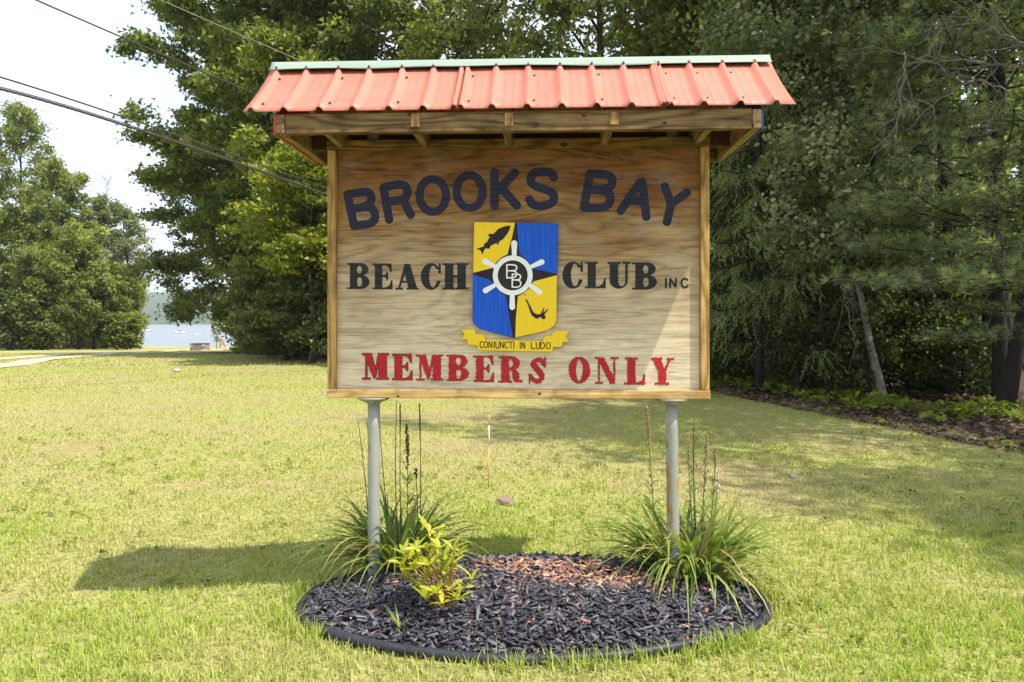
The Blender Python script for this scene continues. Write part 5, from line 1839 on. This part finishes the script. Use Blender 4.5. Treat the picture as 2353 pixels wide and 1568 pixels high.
RB = [(45, 1255), (185, 1252), (195, 1275), (202, 1305), (285, 1308), (300, 1322), (302, 1364), (940, 1380), (942, 1348), (960, 1328), (1036, 1322), (1048, 1290), (1072, 1270), (1220, 1272), (1186, 1330), (1220, 1388), (1150, 1390), (1142, 1428), (1120, 1445), (1044, 1447), (1035, 1495), (225, 1478), (222, 1428), (130, 1420), (112, 1400), (110, 1362), (45, 1360), (78, 1308)]
ribbon_o = link('motto_ribbon', prism('motto_ribbon', q5(RB, SHY), SHY, YP - 0.001, M['yellow_paint']), sign)


def tiny(ch, x0, x1, y0, y1):
    w, h = x1 - x0, y1 - y0
    g = {'C': [([(1, .15), (.6, -.05), (0, .2), (0, .8), (.55, 1.05), (1, .85)], True)], 'O': [([(.5, 0), (0.05, .1), (0, .5), (.05, .95), (.5, 1.02), (.95, .9), (1, .5), (.95, .05), (.5, 0)], True)],
         'N': [([(0, 1), (.08, 0)], False), ([(.08, 0), (.9, 1)], False), ([(.9, 1), (1, 0)], False)], 'I': [([(.5, 0), (.5, 1)], False)], 'U': [([(0, 0), (.02, .75), (.3, 1.08), (.75, 1.05), (1, .7), (1, 0)], True)],
         'T': [([(0, 0.02), (1, 0)], False), ([(.5, 0), (.5, 1)], False)], 'L': [([(0, 0), (0.03, 1)], False), ([(.03, 1), (1, .97)], False)],
         'D': [([(0, 0), (.03, 1)], False), ([(0, 0), (.75, .05), (1.05, .45), (.8, .95), (.03, 1)], True)]}[ch]
    st = [([(x0 + a * w, y0 + b * h) for a, b in s], sm) for s, sm in g]
    stroke_letter(Z5, st, 4.6, M['black_paint'], ribbon_o, SHY - 0.0012, SHY, 0.0009)


for ch, a, b in [('C', 248, 280), ('O', 293, 328), ('N', 343, 382), ('I', 396, 412), ('U', 420, 455), ('N', 470, 508), ('C', 520, 556), ('T', 566, 606), ('I', 610, 626), ('I', 680, 694), ('N', 704, 738), ('L', 808, 850), ('U', 862, 900), ('D', 912, 954), ('O', 972, 1015)]:
    o_ = (a - 248) / 767.0 * 12
    tiny(ch, a, b, 1384 + o_, 1453 + o_)

# ------------------------------------------------------------------ plants in the bed
def strap_leaf_mesh(L, w, az, el0, droop, rng, tint):
    n = 9
    s = np.linspace(0, 1, n)
    el = el0 - droop * s ** 1.3
    ds = L / (n - 1)
    d = np.array([math.cos(az), math.sin(az)])
    rr = np.concatenate([[0], np.cumsum(np.cos(el[:-1]) * ds)])
    zz = np.concatenate([[0], np.cumsum(np.sin(el[:-1]) * ds)])
    tw = rng.normal(scale=0.25) * s
    C = np.stack([d[0] * rr - d[1] * tw * L * 0.2, d[1] * rr + d[0] * tw * L * 0.2, zz], -1)
    wid = w * (0.55 + 0.9 * np.sin(np.clip(s * 1.1 + 0.25, 0, 1) * math.pi)) * (1 - s ** 4) * 0.62 + 0.0006
    side = np.array([-d[1], d[0], 0.0])
    Lf = C - side * wid[:, None] * 0.5; Rt = C + side * wid[:, None] * 0.5
    C2 = C.copy(); C2[:, 2] -= wid * 0.18
    V = np.stack([Lf, C2, Rt], 1).reshape(-1, 3)
    F = [(i * 3 + j, i * 3 + j + 1, i * 3 + 3 + j + 1, i * 3 + 3 + j) for i in range(n - 1) for j in range(2)]
    return mk('leaf', V, np.array(F), M['strap'], {'tint': np.full(len(V), tint)}, True)


def strap_clump(name, label, x, y, n, rad, Lr, tint, seed, wid=0.0125):
    rng = np.random.default_rng(seed)
    z = float(bed_z(np.array(x), np.array(y)))
    root = tag(empty(name, (x, y, z)), label, 'plant')
    for i in range(n):
        a = rng.uniform(0, 2 * math.pi)
        q = math.sqrt(rng.random()) * rad
        L = rng.uniform(*Lr)
        me = strap_leaf_mesh(L, wid * rng.uniform(0.7, 1.35), a + rng.normal(scale=0.6), R(rng.uniform(42, 88)), R(rng.uniform(70, 150)), rng, float(np.clip(rng.normal(tint, 0.17), 0, 1)))
        if rng.random() < 0.09:
            me.materials.clear()
            me.materials.append(M['strap_dry'])
        link('leaf', me, root, (math.cos(a) * q, math.sin(a) * q * 0.8, -0.02))
    return root, z


def flower_stem(root, base, tip, r, mat, head=None, hr=0.009, hmat=None, seed=0, small=False):
    """base, tip: world points; head: length of the seed head at the top"""
    rng = np.random.default_rng(seed)
    o = np.array(root.location)
    b, t = np.array(base) - o, np.array(tip) - o
    s = np.linspace(0, 1, 9)
    C = b + (t - b) * s[:, None]
    C[:, 0] += 0.012 * np.sin(s * 3.0 + seed)
    w = MB()
    w.tube(C, r * (1 - 0.5 * s), 6)
    if small:
        L = np.linalg.norm(t - b)
        for k in range(34):
            f = rng.uniform(0.15, 0.78)
            q = b + (t - b) * f
            a = rng.uniform(0, 6.28)
            e = q + np.array([math.cos(a), math.sin(a), 0.6]) * rng.uniform(0.04, 0.11) * (1.1 - f)
            w.tube([q, (q + e) / 2 + [0, 0, 0.012], e], [0.0022, 0.0026, 0.0006], 4, False)
    link('stem', w.mesh('stem', mat), root)
    if head:
        hb = MB()
        n = int(head / 0.0075)
        L = np.linalg.norm(t - b)
        for k in range(n):
            f = 1 - (head / L) * (k + 0.5) / n
            q = np.array([np.interp(f, s, C[:, j]) for j in range(3)])
            env = hr * (0.35 + 0.65 * math.sin(math.pi * min(1, (k + 1.5) / n)) ** 0.6)
            for j in range(5):
                a = rng.uniform(0, 6.28)
                e = q + np.array([math.cos(a) * env, math.sin(a) * env, rng.uniform(0.0, 0.008)])
                hb.tube([q, (q + e) / 2, e], [0.002, 0.0034, 0.0012], 4)
        link('seed_head', hb.mesh('seed_head', hmat or M['seed']), root)


c1, z1 = strap_clump('flower_clump', 'dark strap leaved clump with thin brown stalks behind the left post', xat(915, 3.60), 3.60, 215, 0.13, (0.32, 0.68), 0.42, 601, 0.026)
for k, (ub, ut, vt, Y, hd_, hr_, mt_, hm) in enumerate([(850, 822, 968, 3.70, None, 0, 'stem_dark', None), (868, 846, 962, 3.74, None, 0, 'stem_dark', None), (893, 876, 935, 3.72, None, 0, 'stem_dark', None), (915, 913, 922, 3.66, None, 0, 'stem_dark', None), (930, 916, 930, 3.70, 0.16, 0.004, 'stem_dark', 'seed_dark'),
                                                        (942, 929, 975, 3.62, 0.21, 0.012, 'stem_green', 'seed_dark'), (956, 952, 1077, 3.60, 0.055, 0.012, 'stem_dark', 'seed_dark'), (958, 967, 928, 3.66, 0.20, 0.004, 'stem_dark', 'seed_dark')]):
    flower_stem(c1, at(ub, 1285, Y), at(ut, vt, Y), 0.0034, M[mt_], hd_, hr_, M[hm] if hm else None, k, small=(k == 5))
c2, z2 = strap_clump('flower_clump', 'bright strap leaved clump with seed spikes around the rusty post', xat(1585, 3.57), 3.57, 265, 0.18, (0.32, 0.72), 0.64, 602, 0.029)
for k, (ub, ut, vt, Y, hd_, hr_, mt_, hm) in enumerate([(1500, 1491, 934, 3.66, 0.24, 0.010, 'stem_green', 'seed'), (1590, 1588, 1008, 3.70, 0.19, 0.008, 'stem_green', 'seed'), (1603, 1596, 955, 3.74, None, 0, 'stem_dark', None), (1618, 1621, 998, 3.68, 0.17, 0.009, 'stem_green', 'seed'), (1632, 1639, 1030, 3.66, 0.13, 0.009, 'stem_green', 'seed'), (1630, 1647, 1075, 3.60, None, 0, 'stem_green', None)]):
    flower_stem(c2, at(ub, 1290, Y), at(ut, vt, Y), 0.0042, M[mt_], hd_, hr_, M[hm] if hm else None, 20 + k, small=mt_ == 'stem_green')
bm = bmesh.new()
bmesh.ops.create_icosphere(bm, subdivisions=1, radius=0.008)
for v in bm.verts: v.co *= random.uniform(0.7, 1.25)
FLW = bm_mesh('flower', bm, M['flower'])
for (u, v) in ((1646, 1082), (1650, 1100), (1646, 1110), (1652, 1116), (1649, 1128)):
    o = link('flower', FLW, c2, at(u, v, 3.60) - c2.location)

# peony: stems with palmate leaves, each leaf its own piece
def peony_leaf():
    n = 6
    s = np.linspace(0, 1, n)
    w = 0.5 * 0.27 * np.sin(np.clip(s * 0.95 + 0.03, 0, 1) * math.pi) ** 0.8
    w[-1] = 0.003
    z = -0.20 * s ** 2 + 0.06 * s
    V = np.stack([np.stack([s, -w, z + w * 0.3], -1), np.stack([s, w * 0, z], -1), np.stack([s, w, z + w * 0.3], -1)], 1).reshape(-1, 3)
    F = [(i * 3 + j, i * 3 + j + 1, i * 3 + 4 + j, i * 3 + 3 + j) for i in range(n - 1) for j in range(2)]
    return V, np.array(F)


PV, PF = peony_leaf()
PL = [mk('leaf', PV, PF, M['peony'], {'tint': np.full(len(PV), t)}, True) for t in (0.25, 0.5, 0.75, 0.95)]
pY = 3.02
pb = at(1028, 1412, pY)
peony = tag(empty('peony', tuple(pb)), 'young yellow green leafy plant in front of the left post', 'plant')
prng = np.random.default_rng(9)
w = MB()
for (u, v, dY, nl_) in [(985, 1222, 0.06, 5), (958, 1262, 0.02, 6), (1010, 1262, 0.0, 6), (930, 1275, 0.05, 6), (985, 1285, 0.02, 7), (1020, 1310, 0.0, 6), (960, 1345, 0.0, 6), (1040, 1300, 0.05, 6), (1042, 1262, -0.03, 6), (925, 1298, 0.03, 5), (950, 1312, -0.03, 6), (985, 1300, -0.05, 6), (1018, 1292, 0.05, 5), (1052, 1278, 0.03, 4), (985, 1330, 0.04, 4),
                        (1000, 1362, -0.06, 7), (1032, 1358, -0.02, 6), (1062, 1352, 0.02, 5), (1086, 1332, 0.02, 4), (978, 1378, -0.08, 5), (1015, 1388, -0.10, 5), (1052, 1380, -0.07, 6), (965, 1335, 0.05, 4), (940, 1285, -0.02, 4), (975, 1262, 0.08, 5), (1000, 1325, 0.08, 5), (930, 1325, 0.0, 5), (1030, 1322, 0.07, 5), (965, 1300, 0.1, 5), (1008, 1238, 0.04, 4)]:
    c = at(u, v, pY + dY) - pb
    mid = Vector((c.x * 0.35, c.y * 0.4, c.z * 0.55))
    w.tube([(prng.normal(scale=0.012), prng.normal(scale=0.01), -0.02), tuple(mid), tuple(c * 0.9), tuple(c)], [0.0035, 0.003, 0.0022, 0.0016], 5)
    a0 = prng.uniform(0, 6.28)
    for k in range(nl_):
        a = a0 + k * 2 * math.pi / nl_ + prng.normal(scale=0.25)
        sc = prng.uniform(0.062, 0.094)
        o = link('leaf', PL[int(prng.integers(0, 4))], peony, c)
        o.rotation_euler = (prng.normal(scale=0.35), -R(prng.uniform(5, 60)), a)
        o.scale = (sc, sc, sc)
link('stem', w.mesh('stem', M['stem_brown']), peony)

# a fallen yellow leaf curl and a weed sprout in the bed
def sprout(label, u, v, Y, n, L, seed):
    rng = np.random.default_rng(seed)
    p = at(u, v, Y)
    z = float(bed_z(np.array(p.x), np.array(p.y)))
    root = tag(empty('weed', (p.x, p.y, z)), label, 'weed', 'weeds sprouting in the mulch')
    for i in range(n):
        me = strap_leaf_mesh(L * rng.uniform(0.6, 1.1), 0.007, rng.uniform(0, 6.28), R(rng.uniform(35, 80)), R(rng.uniform(20, 80)), rng, 0.7)
        link('leaf', me, root, (0, 0, 0))


sprout('spiky green weed in the mulch left of centre near the front edging', 918, 1462, 2.93, 9, 0.13, 701)
sprout('thin grass sprout standing behind the mulch between the posts', 1182, 1262, 3.80, 6, 0.10, 702)

# ------------------------------------------------------------------ small things on the lawn and by the water
def rock(name, label, x, y, s, mat, seed, sink=0.35, cat='rock'):
    bm = bmesh.new()
    bmesh.ops.create_icosphere(bm, subdivisions=3, radius=1.0)
    for v in bm.verts:
        c = v.co.normalized()
        k = 1 + 0.35 * (float(fbm(np.array(c.x * 1.6 + seed), np.array(c.y * 1.6 + c.z * 2.1), seed, 3)) - 0.5) * 2
        v.co = Vector((c.x * s[0], c.y * s[1], c.z * s[2])) * k
    o = link(name, bm_mesh(name, bm, mat, True), None, (x, y, float(gz(x, y)) + s[2] * (1 - 2 * sink)))
    o.rotation_euler = (0, 0, seed * 0.7)
    return tag(o, label, cat)


rock('rock', 'pale flat rock showing in the lawn below the sign', xat(1163, 5.2), 5.2, (0.085, 0.06, 0.04), M['rock_brown'], 3, 0.42)
rock('rock', 'pinkish stone lying alone on the left lawn', xat(406, 18.6), 18.6, (0.095, 0.08, 0.06), M['stone'], 5, 0.2)
rock('rock', 'small grey stone in the shaded right lawn', xat(1822, 6.0), 6.0, (0.035, 0.03, 0.025), M['stone_dark'], 7, 0.3)
rock('rock', 'small whitish stone on the shaded lawn behind the sign', xat(1330, 8.0), 8.0, (0.03, 0.03, 0.02), M['rock'], 8, 0.2)

stake = tag(empty('marker_stake', (xat(1122, 5.7), 5.7, float(gz(xat(1122, 5.7), 5.7)))), 'thin orange and white marker stake standing in the lawn', 'stake')
hs = (1133 - 966) / FPX * 5.7
dx = (1124.5 - 1122) / FPX * 5.7
for z0, z1_, m_, nm in ((-0.03, hs * 0.56, 'stake_orange', 'rod'), (hs * 0.56, hs * 0.86, 'stake_white', 'reflective_sleeve'), (hs * 0.86, hs, 'stake_orange', 'rod_tip')):
    w = MB()
    w.tube([(dx * max(0, z0) / hs, 0, z0), (dx * z1_ / hs, 0, z1_)], 0.0052, 8)
    link(nm, w.mesh(nm, M[m_]), stake)

# stone fire pit with a grate
fx, fy = xat(460, 52), 52.0
fz = float(gz(fx, fy))
pit = tag(empty('fire_pit', (fx, fy, fz)), 'square stone fire pit on the grass in front of the lake', 'fire pit')
rr = np.random.default_rng(4)
for row in range(3):
    for sd in range(4):
        for k in range(4):
            a = sd * math.pi / 2
            t = -0.36 + k * 0.24 + (0.06 if row % 2 else -0.06)
            bm = bmesh.new()
            bmesh.ops.create_cube(bm, size=1.0)
            for v in bm.verts: v.co = Vector((v.co.x * 0.225, v.co.y * 0.14, v.co.z * 0.15)) * rr.uniform(0.92, 1.05)
            o = link('stone', bm_mesh('stone', bm, M['stone_dark'] if rr.random() < 0.45 else M['rock_brown'] if rr.random() < 0.6 else M['stone']), pit)
            o.location = (t * math.cos(a) - (-0.42) * math.sin(a), t * math.sin(a) + (-0.42) * math.cos(a), 0.07 + row * 0.155)
            o.rotation_euler = (0, 0, a)
link('cap_slab', board('cap_slab', -0.52, 0.52, -0.52, 0.52, 0.47, 0.52, M['dark_wood'], 0.01), pit)

# wooden chair looking at the lake
hx, hy = xat(511, 84), 84.0
ch = tag(empty('garden_chair', (hx, hy, float(gz(hx, hy))), R(35)), 'reddish wooden chair at the shore beside the dark trees', 'chair')
link('seat', board('seat', -0.27, 0.27, -0.26, 0.26, 0.34, 0.38, M['cedar']), ch)
for k in range(5):
    b_ = link('back_slat', board('back_slat', -0.045, 0.045, -0.012, 0.012, 0.0, 0.66, M['cedar']), ch, (-0.2 + k * 0.1, 0.27, 0.36))
    b_.rotation_euler = (R(-18), 0, 0)
for a in (-0.27, 0.27):
    for b in (-0.24, 0.24): link('leg', board('leg', a - 0.03, a + 0.03, b - 0.03, b + 0.03, 0.0, 0.339, M['cedar']), ch)
    link('armrest', board('armrest', a - 0.05, a + 0.05, -0.3, 0.3, 0.56, 0.59, M['cedar']), ch)

# slim young willow by the beach
tree('willow_sapling', 'slim pale green sapling standing against the lake water', xat(497, 62), 62, 3.0, 0.75, 0.2, M['pale'], M['bark_pale'], 0.12, 1500, 801, shape=shape_oval, nlimb=14, crad=0.3, tr=0.03, elev=(40, 70), tint_shift=0.15)


def boat(name, label, u, v, L, rz, cabin, group='boats moored on the lake'):
    Y = (EYE - LZ) * FPX / (v - HY)
    root = tag(empty(name, (xat(u, Y), Y, LZ), rz), label, 'boat', group)
    V, F = [], []
    st = np.linspace(0, 1, 9)
    for s in st:
        hw = 0.5 * L * 0.34 * math.sin(min(1, (s + 0.18) * 0.85) * math.pi * 0.5 + (0 if s < 0.6 else (s - 0.6) * 2.8)) if s < 0.99 else 0.01
        hw = max(0.01, hw)
        x = (s - 0.5) * L
        top = L * (0.13 + 0.07 * s)
        V += [(x, -hw, top), (x, -hw * 0.7, -0.1), (x, hw * 0.7, -0.1), (x, hw, top)]
    for i in range(8):
        for j in range(4):
            F.append((i * 4 + j, i * 4 + (j + 1) % 4, (i + 1) * 4 + (j + 1) % 4, (i + 1) * 4 + j))
    F.append((0, 1, 2, 3)); F.append((35, 34, 33, 32))
    link('hull', mk('hull', V, np.array(F), M['boat']), root)
    if cabin:
        link('windscreen', board('windscreen', L * 0.02, L * 0.14, -L * 0.11, L * 0.11, L * 0.17, L * 0.29, M['glass'], 0.02), root)
        link('engine', board('engine', -L * 0.55, -L * 0.47, -L * 0.04, L * 0.04, 0.0, L * 0.22, M['stone_dark'], 0.02), root)
    return root


boat('motor_boat', 'white motor boat moored in the middle of the lake gap', 412, 767, 4.3, R(8), True)
boat('motor_boat', 'white motor boat half hidden by the left trees', 336, 762, 5.0, R(-12), True)
o = boat('mooring_buoy', 'tiny white buoy right of the moored motor boat', 453, 769, 1.0, R(20), False)
o['category'] = 'buoy'

# ------------------------------------------------------------------ overhead cables and the pole they run to
pole_x, pole_y = xat(950, 20), 20.0
pole = tag(empty('utility_pole', (pole_x, pole_y, float(gz(pole_x, pole_y)))), 'wooden utility pole behind the sign holding the overhead cables', 'utility pole')
w = MB()
w.tube([(0, 0, -0.3), (0, 0, 4), (0, 0, 7.9)], [0.15, 0.13, 0.11], 10)
link('shaft', w.mesh('shaft', M['pole']), pole)
link('bracket', board('bracket', -0.06, 0.06, -0.22, 0.1, 6.0, 6.08, M['pole']), pole)


def cable(label, pts, r, mat, wrap=False):
    A = np.array([tuple(p) for p in pts])
    # smooth sag through the given points
    t = np.linspace(0, 1, 60)
    k = np.linspace(0, 1, len(A))
    C = np.stack([np.polyval(np.polyfit(k, A[:, j], min(2, len(A) - 1)), t) for j in range(3)], -1)
    o0 = C[0].copy()
    root = tag(empty('overhead_cable', tuple(o0)), label, 'cable', 'overhead cables crossing the sky')
    w = MB()
    w.tube(C - o0, r, 7)
    link('sheath', w.mesh('sheath', M[mat]), root)
    if wrap:
        w = MB()
        C2 = C - o0
        C2[:, 2] += r * 1.6
        w.tube(C2, r * 0.45, 6)
        link('messenger_wire', w.mesh('messenger_wire', M['cable_grey']), root)
        w = MB()
        th = np.linspace(0, 60 * 2 * np.pi, 1200)
        tt = np.linspace(0, 1, 1200)
        B = np.stack([np.interp(tt, t, (C - o0)[:, j]) for j in range(3)], -1)
        B[:, 2] += r * 0.6 + np.sin(th) * r * 1.75
        B[:, 1] += np.cos(th) * r * 1.3
        w.tube(B, r * 0.16, 3, False)
        link('lashing_wire', w.mesh('lashing_wire', M['cable_grey']), root)
    return root


def chord(us):
    """depth along a straight run from 11 m at the left picture edge to the pole"""
    f = (us + 60.0) / (950.0 + 60.0)
    return 1.0 / ((1 - f) / 11.0 + f / 19.85)


def cb_(pairs): return [at(u, v, chord(u)) for u, v in pairs]


cable('thick lashed bundle cable, lowest of the overhead cables', cb_([(-60, 190), (0, 206), (250, 277), (400, 328), (600, 392), (750, 447), (950, 524)]), 0.020, 'cable', True)
cable('dark single cable just above the thick bundle', cb_([(-60, 160), (0, 178), (250, 257), (400, 309), (600, 379), (750, 432), (950, 506)]), 0.0145, 'cable')
cable('dark cable running down to the left corner of the red roof', cb_([(-60, -66), (77, 0), (240, 70), (400, 138), (575, 210), (750, 284), (950, 372)]), 0.0145, 'cable')
cable('thin pale cable high up in front of the oak leaves', cb_([(-60, -190), (370, 0), (500, 57), (600, 100), (680, 136), (950, 250)]), 0.0075, 'cable_light')

# ------------------------------------------------------------------ the air
haze_m = bpy.data.materials.new('haze')
haze_m.use_nodes = True
hn = haze_m.node_tree
hn.nodes.remove(hn.nodes['Principled BSDF'])
hv = hn.nodes.new('ShaderNodeVolumePrincipled')
hv.inputs['Color'].default_value = (0.86, 0.92, 1.0, 1)
hv.inputs['Density'].default_value = 0.00030
hv.inputs['Anisotropy'].default_value = 0.3
hn.links.new(hv.outputs['Volume'], hn.nodes['Material Output'].inputs['Volume'])
tag(link('haze', board('haze', -4200, 2700, -80, 3200, -16, 190, haze_m, 0.0)), kind='stuff')
